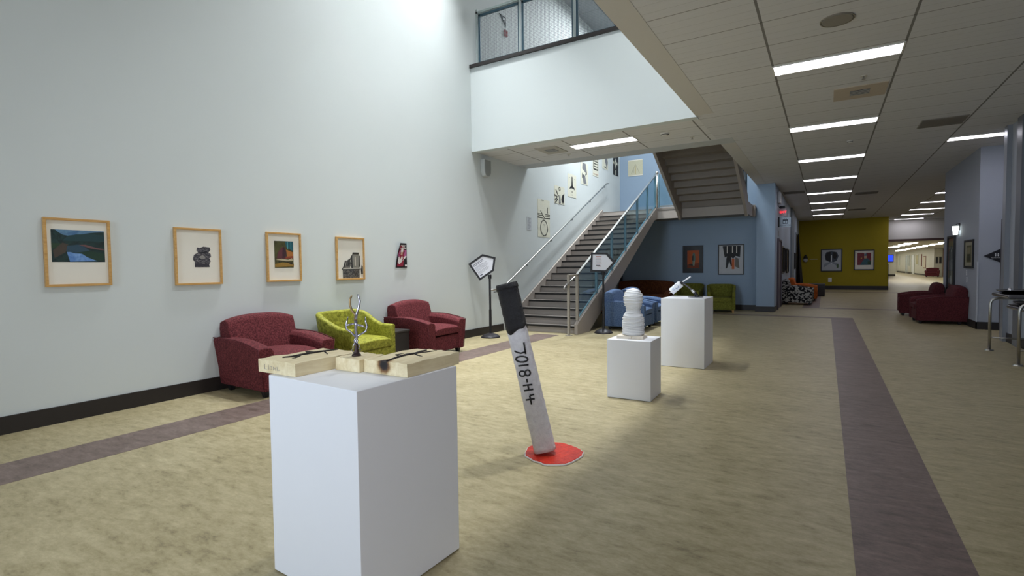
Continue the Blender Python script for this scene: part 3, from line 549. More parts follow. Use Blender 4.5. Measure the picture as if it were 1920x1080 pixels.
# wall rail
t = thing('wall_handrail', 'round steel handrail fixed to the white wall beside the lower flight', 'handrail')
def wz(y): return 1.0+(y-9.35)*0.4905
MB().tube([(-5.87, 8.75, 0.9), (-5.87, 9.1, 0.92), (-5.87, 9.35, 1.0), (-5.87, 12, wz(12)), (-5.87, 15.35, wz(15.35)), (-5.87, 15.5, wz(15.35)+0.02), (-5.93, 15.5, wz(15.35)+0.02)], 0.02, 10).build('rail', STEEL, t, smooth=True)
for y in (9.0, 10.3, 11.55, 12.8, 14.05, 15.2):
    z = wz(y) if y > 9.3 else 0.92
    MB().tube([(-5.87, y, z-0.015), (-5.875, y, z-0.06), (-5.955, y, z-0.07)], 0.008, 6).cyl(0, 0, 0, 0.001, 0.001, n=3).build('bracket', BLACK, t)
# balcony railing
t = thing('balcony_railing', 'teal steel balcony railing with woven wire mesh above the white balcony', 'railing', (0, 8.36, 5.31))
LG = mat('a9b3b2', 0.4, 0.4); DT = mat('2f4c5a', 0.4, 0.2); WIRE = mat('7e868a', 0.4, 0.6)
px = [-5.83, -4.86, -3.77, -2.68]
for x in px:
    MB().box(x-0.02, x+0.02, -0.03, 0.03, 0, 1.05).build('post', LG, t)
for i in range(4):
    a = px[i]+0.03; b = (px[i+1] if i < 3 else -1.74)-0.03
    f = MB(); f.box(a, a+0.04, -0.015, 0.015, 0.03, 0.95); f.box(b-0.02, b, -0.015, 0.015, 0.03, 0.95); f.box(a, b, -0.015, 0.015, 0.91, 0.95); f.box(a, b, -0.015, 0.015, 0.03, 0.05)
    fr = f.build('panel_frame', DT, t); w = MB()
    x = a+0.05
    while x < b-0.03: w.box(x, x+0.0035, -0.002, 0.002, 0.05, 0.91); x += 0.026
    z = 0.06
    while z < 0.9: w.box(a+0.04, b-0.02, -0.004, -0.001, z, z+0.0035); z += 0.026
    w.build('wire_mesh', WIRE, fr)
MB().box(-5.85, -1.74, -0.03, 0.03, 0.97, 1.01).build('top_rail', LG, t)
o = MB().box(-0.055, 0.055, -0.02, 0.02, -0.065, 0.065).build('fire_alarm', mat('8a0f1a', 0.9, 0, 0.1), bevel=0.006); o.location = (XL+0.022, 9.58, 6.40); o.rotation_euler = (0, 0, PI/2); tag(o, 'red fire alarm box on the upper wall behind the balcony mesh', 'fire alarm')
t = thing('triangle_sign', 'black triangular sign above the red alarm box behind the balcony mesh', 'sign', (XL, 9.48, 6.64), PI/2)
MB().prism([(-0.13, 0.1), (0.12, 0.1), (0.12, -0.1)], (-0.02, -0.002)).build('plate', mat('0c0c10', 0.95, 0, 0.1), t); MB().box(0.0, 0.05, -0.0215, -0.02, 0.02, 0.06).box(0.06, 0.09, -0.0215, -0.02, 0.0, 0.07).build('symbol', PWHITE, t)

# ================================================================ SEATING
def club_chair(name, label, m, m2=None, W=0.9, D=0.84, cat='armchair', backh=0.86, seats=1):
    """low club chair facing -y; origin on the floor at its middle"""
    m2 = m2 or m; t = thing(name, label, cat); w, d = W/2, D/2
    for s in (-1, 1):
        secs = []
        for i in range(9):
            q = i/8; y = -d+q*(D+0.05); h = 0.525+0.1*math.sin(min(1, q*1.4+0.12)*PI*0.5)-0.01*q
            lo = 0.07; fl = 0.035
            secs.append([(s*(w-0.15), y, lo), (s*(w-0.155), y, h-0.05), (s*(w-0.125), y, h-0.008), (s*(w-0.06), y, h), (s*(w+fl-0.01), y, h-0.01), (s*(w+fl), y, h-0.04), (s*(w-0.01), y, h*0.45), (s*(w-0.03), y, lo)])
        MB().loft(secs).build('armrest', m, t, bevel=0.012, seg=3)
        pts = [(s*(w+0.031), -d+q*(D+0.05), 0.518+0.1*math.sin(min(1, q*1.4+0.12)*PI*0.5)-0.01*q) for q in [i/8 for i in range(9)]]
        MB().tube([(s*(w-0.028), -d-0.002, 0.08), (s*(w-0.0), -d-0.003, 0.3)]+pts, 0.006, 6).build('piping', m2, t, smooth=True)
    def topz(u): return backh-0.055*abs(u)**2.6
    secs = []
    for i in range(13):
        u = -1+2*i/12; x = u*(w-0.035); tz = topz(u); e = 0.02*(abs(u) > 0.97)
        secs.append([(x, d-0.30+e, 0.3), (x, d-0.24+e, 0.5), (x, d-0.17+e, tz-0.06), (x, d-0.13, tz-0.012), (x, d-0.06, tz), (x, d+0.03, tz-0.03), (x, d+0.06-e, tz-0.1), (x, d+0.0-e, 0.07), (x, d-0.25, 0.07)])
    MB().loft(secs).build('backrest', m, t, bevel=0.012, seg=3)
    sw = (W-0.31)/seats
    for k in range(seats):
        x0 = -w+0.153+k*sw; x1 = x0+sw-0.003; xm = (x0+x1)/2
        secs = []
        for i in range(7):
            q = i/6; y = -d-0.015+q*(D-0.2); hh = 0.452+0.012*math.sin(q*PI); f = 0.02 if i in (0,) else 0
            secs.append([(x0, y, 0.315+f), (x0, y, hh-0.02-f), (x0+0.03, y, hh-f), (xm, y, hh+0.012-f), (x1-0.03, y, hh-f), (x1, y, hh-0.02-f), (x1, y, 0.315+f)])
        MB().loft(secs).build('seat_cushion', m, t, bevel=0.015, seg=3)
    MB().box(-w+0.152, w-0.152, -d+0.012, d-0.2, 0.08, 0.312).build('front_rail', m, t, bevel=0.012)
    for sx in (-1, 1):
        for sy in (-1, 1): MB().loft([[(sx*(w-0.09)+a*r, sy*(d-0.08)+b*r, z) for a, b in ((-1, -1), (1, -1), (1, 1), (-1, 1))] for z, r in ((0, 0.022), (0.075, 0.035))]).build('leg', BLACK, t)
    return t
def tub_chair(name, label, m, W=0.8, D=0.72, legm=None, backh=0.80, armh=0.60, legh=0.08):
    t = thing(name, label, 'armchair'); w, d = W/2, D/2; r = 0.2; th = 0.085; path = []
    path.append((-w, -d, 0, -1)); path.append((-w, -d*0.4, 0, -1)); path.append((-w, 0.0, 0, -1))
    for a in range(0, 91, 15):
        A = math.radians(a); path.append((-w+r-r*math.cos(A), d-r+r*math.sin(A), a, -1))
    for x in (-0.5, 0, 0.5): path.append((x*(w-r), d, 90, 0))
    for a in range(90, -1, -15):
        A = math.radians(a); path.append((w-r+r*math.cos(A), d-r+r*math.sin(A), a, 1))
    path += [(w, 0.0, 0, 1), (w, -d*0.4, 0, 1), (w, -d, 0, 1)]
    secs = []
    for x, y, a, s in path:
        A = math.radians(a); nx, ny = (s*math.cos(A), math.sin(A)) if s else (0, 1)
        q = max(0, min(1, (y+d*0.55)/(D*0.80))); q = q*q*(3-2*q); h = armh+(backh-armh)*q; ln = 0.05*q
        P = lambda o, z: (x+nx*o, y+ny*o, z)
        secs.append([P(0, legh), P(0.0, h*0.5), P(ln, h-0.02), P(ln-0.02, h), P(ln-th+0.02, h), P(ln-th, h-0.02), P(-th, 0.4), P(-th-0.01, legh)])
    MB().loft(secs).build('shell', m, t, bevel=0.012, seg=3)
    secs = []
    for i in range(6):
        q = i/5; y = -d-0.005+q*(D-0.11); hh = 0.43+0.01*math.sin(q*PI)-(0.02 if i == 0 else 0); b = w-th-0.002
        secs.append([(-b, y, 0.30), (-b, y, hh-0.02), (-b+0.03, y, hh), (0, y, hh+0.012), (b-0.03, y, hh), (b, y, hh-0.02), (b, y, 0.30)])
    MB().loft(secs).build('seat_cushion', m, t, bevel=0.014, seg=3)
    MB().box(-w+th, w-th, -d+0.01, d-0.1, legh, 0.298).build('seat_base', m, t, bevel=0.01)
    for sx in (-1, 1):
        for sy in (-1, 1): MB().loft([[(sx*(w-0.06)+a*q, sy*(d-0.07)+b*q, z) for a, b in ((-1, -1), (1, -1), (1, 1), (-1, 1))] for z, q in ((0, 0.018), (legh, 0.028))]).build('leg', legm or BLACK, t)
    return t
def cube_table(label, x, y, rz=0, w=0.5, h=0.46):
    t = thing('side_table', label, 'side table', (x, y, 0), rz); q = w/2
    MB().box(-q, q, -q, q, h-0.03, h).build('table_top', mat('3a3836', 0.35), t, bevel=0.006)
    MB().box(-q+0.012, q-0.012, -q+0.012, q-0.012, 0.03, h-0.03).build('body', mat('2c2a2a', 0.5), t)
    MB().box(-q+0.04, q-0.04, -q+0.04, q-0.04, 0, 0.03).build('plinth', BLACK, t)
c1 = club_chair('armchair', 'burgundy armchair against the white wall directly behind the largest pedestal', BURG, BURGD)
c1.location = (-5.475, 3.66, 0); c1.rotation_euler = (0, 0, PI/2-0.03)
dup(c1, (-5.47, 6.30, 0), PI/2+0.02, 'burgundy armchair against the white wall between black table and arrow sign')
g1 = tub_chair('tub_chair', 'lime green tub chair between the two burgundy armchairs', GREEN)
g1.location = (-5.48, 4.84, 0); g1.rotation_euler = (0, 0, PI/2+0.03)
cube_table('black cube side table between the burgundy and lime chairs, mostly hidden by the wood sculpture', -5.55, 4.255, 0, 0.22)
cube_table('black cube side table right of the lime green tub chair', -5.53, 5.52, 0, 0.44)
b1 = club_chair('armchair', 'front blue armchair beside the stairs, nearest the arrow sign', BLUEF)
b1.location = (-3.66, 10.95, 0); b1.rotation_euler = (0, 0, PI/2+0.05)
dup(b1, (-3.68, 12.1, 0), PI/2-0.04, 'rear blue armchair beside the stairs, behind the first blue one')
s1 = club_chair('sofa', 'long brown sofa against the blue wall under the landing', BROWNF, None, 1.85, 0.86, 'sofa', 0.90, 2); s1.location = (-5.0, 16.2, 0); s1.rotation_euler = (0, 0, 0)
s2 = club_chair('armchair', 'rust brown armchair under the stairs left of the long sofa', mat_fabric('rust_upholstery', '5e3216', '8a5226', 30)); s2.location = (-5.1, 14.2, 0); s2.rotation_euler = (0, 0, PI/2)
o1 = tub_chair('tub_chair', 'olive green tub chair under the stairs, below the framed white picture', OLIVE, W=0.74, legm=OAK); o1.location = (-2.60, 15.95, 0); o1.rotation_euler = (0, 0, 0.18)
dup(o1, (-3.58, 16.28, 0), 0, 'olive green tub chair beside the brown sofa, partly behind the tall pedestal')
p1 = club_chair('armchair', 'armchair in black and white pattern beside the elevator wall', PATT, None, 0.92, 0.88); p1.location = (-0.80, 19.95, 0); p1.rotation_euler = (0, 0, PI/2-0.03)
p2 = club_chair('armchair', 'orange armchair behind the patterned one near the elevator wall', ORANGE, None, 0.95, 0.9); p2.location = (-0.72, 22.2, 0); p2.rotation_euler = (0, 0, PI/2)
cube_table('dark cube table past the orange armchair by the mustard wall', -0.32, 25.2, 0, 0.62, 0.52)
r1 = club_chair('armchair', 'near burgundy armchair by the grey lounge wall, side turned to the viewer', BURGD); r1.location = (2.14, 14.9, 0); r1.rotation_euler = (0, 0, -PI/2+0.03)
dup(r1, (2.07, 16.85, 0), -PI/2-0.05, 'farther burgundy armchair by the grey lounge wall, beyond the near one')
f1 = club_chair('sofa', 'distant dark burgundy seat at the end of the far passage', BURGD, None, 1.0, 0.8, 'sofa', 0.86); f1.location = (8.35, 60.4, 0); f1.rotation_euler = (0, 0, -0.2)

# ================================================================ PEDESTALS AND SCULPTURES
def pedestal(label, cx, cy, w, d, h, rz):
    t = thing('display_pedestal', label, 'pedestal', (cx, cy, 0), rz)
    MB().box(-w/2, w/2, -d/2, d/2, 0.004, h).build('box', PWHITE, t, bevel=0.004); MB().box(-w/2+0.01, w/2-0.01, -d/2+0.01, d/2-0.01, 0, 0.004).build('foot', BLACK, t)
R1 = -0.045
pedestal('largest white pedestal, nearest the viewer, carrying the burnt wood pieces', -1.822, 1.665, 0.60, 0.595, 0.90, R1)
pedestal('short white pedestal carrying the wrapped white bust', -1.717, 5.265, 0.455, 0.42, 0.61, 0.03)
pedestal('tall white pedestal carrying the tilted can sculpture', -1.625, 7.29, 0.565, 0.60, 0.925, 0.0)
# burnt wood slabs
def slab(name, label, cat, x0, x1, y0, y1, grooves, seed, burn=None, pencil=False):
    random.seed(seed); t = thing(name, label, cat, (0, 0, 0)); h0, h1 = 0.9005, 0.962
    cx, cy = (x0+x1)/2, (y0+y1)/2; t.location = (cx, cy, 0.9); n = 10
    m = MB(); pts = {}
    for i in range(n+1):
        for j in range(n+1):
            e = 0.006 if i in (0, n) or j in (0, n) else 0.002
            x = x0+(x1-x0)*i/n; y = y0+(y1-y0)*j/n
            pts[i, j] = (x-cx+(random.uniform(-1, 1)*0.0025 if i in (0, n) else 0), y-cy+(random.uniform(-1, 1)*0.0025 if j in (0, n) else 0), h1-0.9-random.random()*e)
    vs = [pts[i, j] for i in range(n+1) for j in range(n+1)]; fs = [(i*(n+1)+j, (i+1)*(n+1)+j, (i+1)*(n+1)+j+1, i*(n+1)+j+1) for i in range(n) for j in range(n)]
    m.add(vs, fs)
    edge = [(i, 0) for i in range(n+1)] + [(n, j) for j in range(1, n+1)] + [(i, n) for i in range(n-1, -1, -1)] + [(0, j) for j in range(n-1, 0, -1)]
    L = len(edge); vs = [pts[e] for e in edge] + [(x0+(x1-x0)*i/n-cx, y0+(y1-y0)*j/n-cy, 0.0005) for i, j in edge]
    m.add(vs, [(k, (k+1) % L, L+(k+1) % L, L+k) for k in range(L)] + [tuple(range(L, 2*L))])
    s = NT('pine_'+name); v = s.coord((9, 1.2, 9)); c = s.ramp(s.noise(v, 3, 6, 0.6, 0.6), [(0.3, 'cdbb92'), (0.7, 'e6dab8')])
    if burn:
        bx, by, bz = burn; tc = s.n('ShaderNodeTexCoord'); vd = s.n('ShaderNodeVectorMath', operation='DISTANCE'); s.l(tc.outputs['Object'], vd.inputs[0]); vd.inputs[1].default_value = (bx-cx, by-cy, bz-0.9)
        f = s.math('ADD', vd.outputs['Value'], s.math('MULTIPLY', s.math('SUBTRACT', s.noise(s.coord(), 40, 3), 0.5), 0.02))
        k = s.ramp(f, [(0.012, '0b0808'), (0.022, '2a1a14'), (0.032, '7d5a35'), (0.05, 'cdb88a')]); 
        mr = s.n('ShaderNodeMapRange'); s.l(f, mr.inputs[0]); mr.inputs[1].default_value = 0.036; mr.inputs[2].default_value = 0.056
        c = s.mix(mr.outputs[0], k, c)
    s.color(c); m.build('board' if cat != 'wood block' else 'block', s.fin(0.65), t)
    if grooves:
        for g in grooves:
            mb = MB(); n2 = len(g); rr = [0.0055*(1-0.6*k/max(1, n2-1)) for k in range(n2)] if g is not grooves[0] else [0.0035+0.0045*math.sin(PI*(k+0.3)/(n2)) for k in range(n2)]
            mb.tube([(x-cx, y-cy, 0.0615) for x, y in g], rr, 6); mb.build('burnt_groove', CHAR, t)
    if pencil:
        mb = MB()
        for p in ([(0, 0.02), (0, 0), (0.012, 0.0)], [(0.022, 0), (0.022, 0.02)], [(0.03, 0.012), (0.04, 0.014), (0.04, 0), (0.03, 0), (0.03, 0.009)], [(0.05, 0.014), (0.05, 0), (0.06, 0.012), (0.062, 0)], [(0.07, 0.016), (0.072, 0), (0.085, 0.004)]):
            mb.tube([(x0-cx+0.05+u*1.3, y0-cy-0.0022, 0.017+v*1.1) for u, v in p], 0.0008, 4)
        mb.build('pencil_mark', mat('8b8b93', 0.7), t)
    return t
slab('wood_slab', 'pine slab with branching burn mark, overhanging the largest pedestal toward the white wall', 'wood slab', -2.245, -1.975, 1.405, 1.765,
     [[(-2.161, 1.471), (-2.138, 1.507), (-2.141, 1.558), (-2.14, 1.602), (-2.132, 1.655), (-2.126, 1.712), (-2.121, 1.758)], [(-2.141, 1.558), (-2.093, 1.487), (-2.103, 1.481)], [(-2.14, 1.602), (-2.209, 1.634), (-2.161, 1.651)], [(-2.135, 1.684), (-2.047, 1.635)], [(-2.142, 1.623), (-2.2, 1.631)]], 3, None, True)
slab('wood_block', 'small pine block between the two slabs, holding the forked metal piece', 'wood block', -1.957, -1.797, 1.606, 1.76, [], 5)
slab('wood_slab', 'pine slab with a charred hole in its end, on the largest pedestal', 'wood slab', -1.792, -1.528, 1.63, 1.992,
     [[(-1.661, 1.641), (-1.66, 1.667), (-1.679, 1.745), (-1.683, 1.795), (-1.671, 1.837), (-1.687, 1.895), (-1.694, 1.945)], [(-1.679, 1.745), (-1.732, 1.77), (-1.729, 1.821)], [(-1.671, 1.837), (-1.635, 1.813), (-1.593, 1.8)], [(-1.674, 1.864), (-1.655, 1.9), (-1.639, 1.958)]], 8, (-1.668, 1.63, 0.945))
# forked metal figure: local x = across the view of the block, z = up
t = thing('metal_sculpture', 'small forked silver metal figure standing on the pine block', 'sculpture', (-1.884, 1.668, 0.9625), 0.665)
def zf(y): return (660-y)*0.00240
def xf(x): return (x-668.5)*0.00240
IRON = mat('9d9ba8', 0.25, 0.9, nz=0.25, ns=60); IRONW = mat('8f7a58', 0.4, 0.7, nz=0.3, ns=60); DIRON = mat('3d3030', 0.5, 0.6, nz=0.3, ns=60)
def FP(pts, y=0): return [(xf(a), y+(0.004 if i % 2 else -0.004), zf(b)) for i, (a, b) in enumerate(pts)]
MB().lathe([(0.022, 0), (0.021, 0.006), (0.012, 0.012), (0.011, 0.02), (0.0085, 0.05), (0.0075, 0.06)], n=12).build('foot', DIRON, t, smooth=True)
MB().tube(FP([(668, 640), (667, 632), (671, 624), (668, 612), (669, 600), (668, 585)]), [0.006, 0.005, 0.005, 0.007, 0.0075, 0.008], 8).build('stem', IRON, t, smooth=True)
MB().tube(FP([(668, 590), (668, 580), (662, 571), (658, 560), (659, 549), (662, 542)]), [0.007, 0.006, 0.005, 0.0055, 0.005, 0.0035], 8).build('prong', IRONW, t, smooth=True)
MB().tube(FP([(669, 588), (671, 576), (675, 565), (677, 553), (675, 544), (673.5, 540)]), [0.007, 0.006, 0.0055, 0.005, 0.004, 0.003], 8).build('prong', IRON, t, smooth=True)
for q in ([(668, 623), (659, 614), (651, 607), (650, 600), (652, 592), (654, 583)], [(651, 600), (660, 598), (668, 597)], [(668, 623), (678, 618), (688, 612), (690, 603), (688, 594), (687, 584)], [(672, 599), (680, 602), (689, 605)]):
    MB().tube(FP(q), [0.0045]*(len(q)-1)+[0.002], 7).build('branch', IRON, t, smooth=True)
for sx in (-1, 1):
    MB().tube(FP([(668, 624), (668+sx*3.5, 630), (668+sx*2, 636), (668, 640)]), 0.003, 6).tube(FP([(668+sx*2, 634), (668+sx*6, 641), (668+sx*5, 646), (668+sx*9, 648), (668+sx*4, 655)]), 0.0025, 6).build('twist', IRON, t, smooth=True)
# wrapped bust
for i, (x0, x1, lab) in enumerate(((-0.155, 0.0, 'cream plaster slab under the bust, the one nearer the blue armchairs'), (0.004, 0.12, 'cream plaster slab under the bust, the one nearer the walkway'))):
    random.seed(20+i); m = MB(); secs = []
    for k in range(7):
        x = x0+(x1-x0)*k/6; secs.append([(x, -0.095+random.uniform(-.003, .003), 0.0), (x, -0.095+random.uniform(-.003, .003), 0.03), (x, -0.05, 0.034+random.uniform(-.003, .002)), (x, 0.06, 0.033), (x, 0.095, 0.03), (x, 0.095, 0)])
    o = m.loft(secs).build('plaster_slab', mat('d8cfc0', 0.7, nz=0.06, ns=20)); o.location = (-1.715, 5.24, 0.6105); o.rotation_euler = (0, 0, 0.06); tag(o, lab, 'plaster slab')
t = thing('wrapped_bust', 'white head and shoulders bust tightly wrapped in cloth strips', 'sculpture', (-1.722, 5.25, 0.645), 0.0)
prof = [(0.0, 0.1), (0.01, 0.108), (0.06, 0.106), (0.12, 0.106), (0.17, 0.104), (0.2, 0.096), (0.225, 0.078), (0.25, 0.068), (0.27, 0.067), (0.3, 0.078), (0.33, 0.09), (0.37, 0.097), (0.41, 0.094), (0.44, 0.083), (0.47, 0.06), (0.487, 0.03), (0.492, 0.004)]
def rad(z):
    for (a, ra), (b, rb) in zip(prof, prof[1:]):
        if a <= z <= b: return ra+(rb-ra)*(z-a)/(b-a)
    return 0.004
secs = []; n = 48
for i in range(119):
    z = 0.492*i/118; ring_ = []
    for j in range(n):
        a = 2*PI*j/n; tilt = 0.016*math.sin(a+0.5+z*14)+0.006*math.sin(3*a+z*30)
        ph = ((z+tilt)/0.030) % 1.0; band = 0.010*(ph**2)
        r0 = rad(z)*(1+0.03*math.sin(a*2+z*9)) + (band if z < 0.485 else 0)
        ring_.append((r0*math.cos(a), r0*math.sin(a)*0.86, z))
    secs.append(ring_)
MB().loft(secs).build('body', mat('e6e7e9', 0.75, nz=0.02), t, smooth=True)
random.seed(4)
for k in range(15):
    z = 0.02+k*0.032; tl = random.uniform(-0.02, 0.02); pts = []
    for j in range(25):
        a = 2*PI*j/24; zz = z+tl*math.sin(a+k); zz = min(max(zz, 0.005), 0.47); r0 = rad(zz)+0.007
        pts.append((r0*math.cos(a), r0*math.sin(a)*0.86, zz))
    MB().tube(pts[:-1], 0.0046, 5, closed=True).build('wrapping_strip', mat('e9eaec', 0.7, nz=0.01), t, smooth=True)
# tilted can
t = thing('can_sculpture', 'white can with blue round emblem tilted on a bent metal arm', 'sculpture', (-1.528, 7.35, 0.925))
def L(x, z): return Vector((x+1.528, 0, z-0.925))
A, B = L(-1.857, 1.0), L(-1.727, 1.112); ax = (B-A).normalized(); nrm = Vector((0, -1, 0)); sd = nrm.cross(ax).normalized()
def cyl_on(A, B, r, name, m, cap=True, parent=None, n=28): return MB().tube([A, B], r, n).build(name, m, parent or t, smooth=False, bevel=0.002)
can = cyl_on(A, B, 0.049, 'can', PWHITE)
m = MB()
def onc(u, v, o=0.0005):   # u along axis from the low end, v around
    a = v/0.049; c = A+ax*u; return tuple(c + (nrm*math.cos(a) - sd*math.sin(a))*(0.049+o))
def patch(u0, u1, v0, v1, mi, k=0):
    nn = 6
    for i in range(nn): a = v0+(v1-v0)*i/nn; b = v0+(v1-v0)*(i+1)/nn; m.add([onc(u0, a, 0.0008+k*0.0004), onc(u1, a, 0.0008+k*0.0004), onc(u1, b, 0.0008+k*0.0004), onc(u0, b, 0.0008+k*0.0004)], [(0, 1, 2, 3)], mi)
c = [onc(0.108+0.026*math.cos(2*PI*i/20), -0.004+0.03*math.sin(2*PI*i/20), 0.001) for i in range(20)]; m.add(c, [tuple(range(20))], 0)
for v in (-0.016, -0.004, 0.008): patch(0.095, 0.122, v-0.0015, v+0.0015, 1, 2)
for k, v in enumerate((-0.02, -0.012, -0.004, 0.006, 0.014)): patch(0.035+0.003*(k % 2), 0.068, v, v+0.003, 2)
m.build('label', [mat('2f5fa8', 0.5), PWHITE, mat('8fb0dc', 0.5)], t)
cyl_on(A-ax*0.035, A, 0.007, 'spout', STEEL); cyl_on(L(-1.703, 1.135), L(-1.596, 1.209), 0.0095, 'stick', PWHITE)
cyl_on(B-ax*0.0, L(-1.700, 1.134), 0.02, 'cap', BLACK)
MB().tube([L(-1.703, 1.122), L(-1.64, 1.075), L(-1.564, 1.014)], 0.011, 10).build('arm', mat('3c3a3c', 0.35, 0.7), t)
MB().tube([L(-1.578, 1.025), L(-1.545, 0.99)], 0.02, 14).build('collar', STEEL, t); MB().tube([L(-1.55, 0.996), L(-1.512, 0.945)], 0.017, 12).build('joint', BLACK, t, bevel=0.003)
MB().tube([L(-1.60, 1.045), L(-1.53, 1.0)+Vector((0, 0.02, 0)), L(-1.49, 0.94)+Vector((0, 0.03, 0))], 0.006, 6).build('cable', BLACK, t)
MB().cyl(-0.0, 0, 0.0005, 0.006, 0.10, n=36).cyl(0.02, 0, 0.006, 0.016, 0.035, n=20).build('base_plate', mat('5d6068', 0.3, 0.8), t)
# leaning rod
t = thing('welding_rod_sculpture', 'giant leaning white rod with black top and hand painted number, standing in the red puddle', 'sculpture', (-1.705, 3.27, 0.0))
top = Vector((-0.305, -0.06, 1.245)); base = Vector((-0.03, 0, 0.037)); axr = (top-base).normalized(); Lr = (top-base).length
face = Vector((0.495, -0.869, 0)); face = (face-axr*face.dot(axr)).normalized(); side = face.cross(axr).normalized()   # side points to screen left/right
if side.dot(Vector((0.853, 0.522, 0))) < 0: side = -side
def rod_sec(s, r, j, n, wob): 
    a = 2*PI*j/n; ca, sa = math.cos(a), math.sin(a); q = (abs(ca)**3.2+abs(sa)**3.2)**(-1/3.2)
    return base+axr*s+(side*ca+face*sa)*(r*q*(1+wob))
random.seed(11)
def rodpart(s0, s1, r0, r1, name, m, amp, steps, rim=None):
    n = 36; secs = []; ofs = [[random.uniform(-1, 1) for _ in range(n)] for _ in range(steps+1)]
    for i in range(steps+1):
        q = i/steps; row = []
        for j in range(n):
            w = amp*(ofs[i][j]+ofs[i][(j+1) % n]+ofs[i][j-1])/3*(1 if 0 < i < steps else 0.6)
            e = 0.0
            if rim and i == 0: e = rim*math.sin(2*PI*j/n*2+0.6)+0.5*rim*math.sin(2*PI*j/n*5)
            row.append(tuple(rod_sec(s0+(s1-s0)*q+e, r0+(r1-r0)*q, j, n, w)))
        secs.append(row)
    return MB().loft(secs).build(name, m, t, smooth=True)
rodm = NT('crumpled_paper'); v = rodm.coord(); f = rodm.noise(v, 22, 8, 0.75, 0.4); rodm.color(rodm.ramp(f, [(0.3, 'd3cfd6'), (0.6, 'e8e6ea')])); rodm.bump(f, 0.9, 0.02)
blk = NT('rough_black_coat'); v = blk.coord(); f = blk.noise(v, 26, 8, 0.75, 0.4); blk.color(blk.ramp(f, [(0.35, '0e0d12'), (0.62, '1d1c22'), (0.75, '3c3c46')])); blk.bump(f, 0.9, 0.02)
RR = 0.080
rodpart(0.0, 0.93, RR*1.0, RR*0.93, 'coated_body', rodm.fin(0.75), 0.035, 44)
rodpart(0.90, Lr, RR*0.97, RR*0.97, 'black_grip', blk.fin(0.5), 0.05, 18, 0.02)
rodpart(Lr-0.035, Lr+0.004, RR*1.05, RR*0.98, 'top_rim', blk.m, 0.06, 3)
ink_ = MB()
def rp(zx, zy):
    """painted mark: zx,zy in a drawing where the rod runs from (190,92) to (378,925)"""
    dx, dy = zx-190, zy-92; k = 854.0; along = (dx*188+dy*833)/k; across = (dx*833-dy*188)/k
    s = Lr*(1-along/k); u = across*Lr/k; u = max(-RR*0.97, min(RR*0.97, u)); x = u/(RR*0.97)
    q = (max(0, 1-abs(x)**3.2))**(1/3.2); return base+axr*s+side*u+face*(RR*0.965*q+0.002)
for st in ([(277, 383), (281, 412), (286, 440)], [(284, 430), (262, 436), (243, 432), (230, 425)],
           [(266+30*math.cos(2*PI*i/14), 466+14*math.sin(2*PI*i/14)) for i in range(15)], [(249, 500), (275, 496), (300, 493)],
           [(268+15*math.cos(2*PI*i/12), 537+13*math.sin(2*PI*i/12)) for i in range(13)], [(295+13*math.cos(2*PI*i/12), 533+14*math.sin(2*PI*i/12)) for i in range(13)],
           [(290, 563), (293, 580)], [(271, 597), (296, 593), (318, 590)], [(276, 622), (300, 618), (322, 614)], [(296, 594), (300, 618)], [(285, 668), (306, 664), (329, 660)], [(326, 639), (314, 642), (304, 645)], [(304, 645), (308, 666), (313, 689)]):
    pts = [rp(*p) for p in st]; ink_.tube(pts, 0.0062, 7)
ink_.build('painted_number', mat('0e0e12', 0.5), t, smooth=True)
# puddle
pud = [(-1.883, 3.224), (-1.909, 3.32), (-1.889, 3.391), (-1.781, 3.513), (-1.707, 3.534), (-1.63, 3.512), (-1.549, 3.475), (-1.493, 3.431), (-1.477, 3.364), (-1.482, 3.273), (-1.498, 3.192), (-1.51, 3.153), (-1.575, 3.103), (-1.639, 3.079), (-1.701, 3.094), (-1.736, 3.099), (-1.792, 3.128), (-1.841, 3.157)]
def dense(P, k=3):
    out = []
    for i in range(len(P)):
        a, b = P[i], P[(i+1) % len(P)]
        for j in range(k): q = j/k; out.append((a[0]+(b[0]-a[0])*q+random.uniform(-.004, .004), a[1]+(b[1]-a[1])*q+random.uniform(-.004, .004)))
    return out
pd = dense(pud); cx, cy = -1.69, 3.30
t2 = thing('red_puddle', 'flat glossy red puddle with chipped white edge on the floor under the rod', 'sculpture base', (cx, cy, 0))
def sc(P, s, z): return [((x-cx)*s, (y-cy)*s, z) for x, y in P]
MB().loft([sc(pd, 0.985, 0.001), sc(pd, 1.0, 0.004), sc(pd, 0.985, 0.011)]).build('plaster_edge', mat('d9d4d2', 0.7), t2)
rm = NT('red_paint'); f = rm.noise(rm.coord(), 30, 5, 0.7); rm.color(rm.ramp(f, [(0.35, 'b8180e'), (0.65, 'de3a1c')])); rm.bump(f, 0.4, 0.01)
MB().loft([sc(pd, 0.962, 0.0112), sc(pd, 0.955, 0.0145)]).build('paint', rm.fin(0.35), t2)

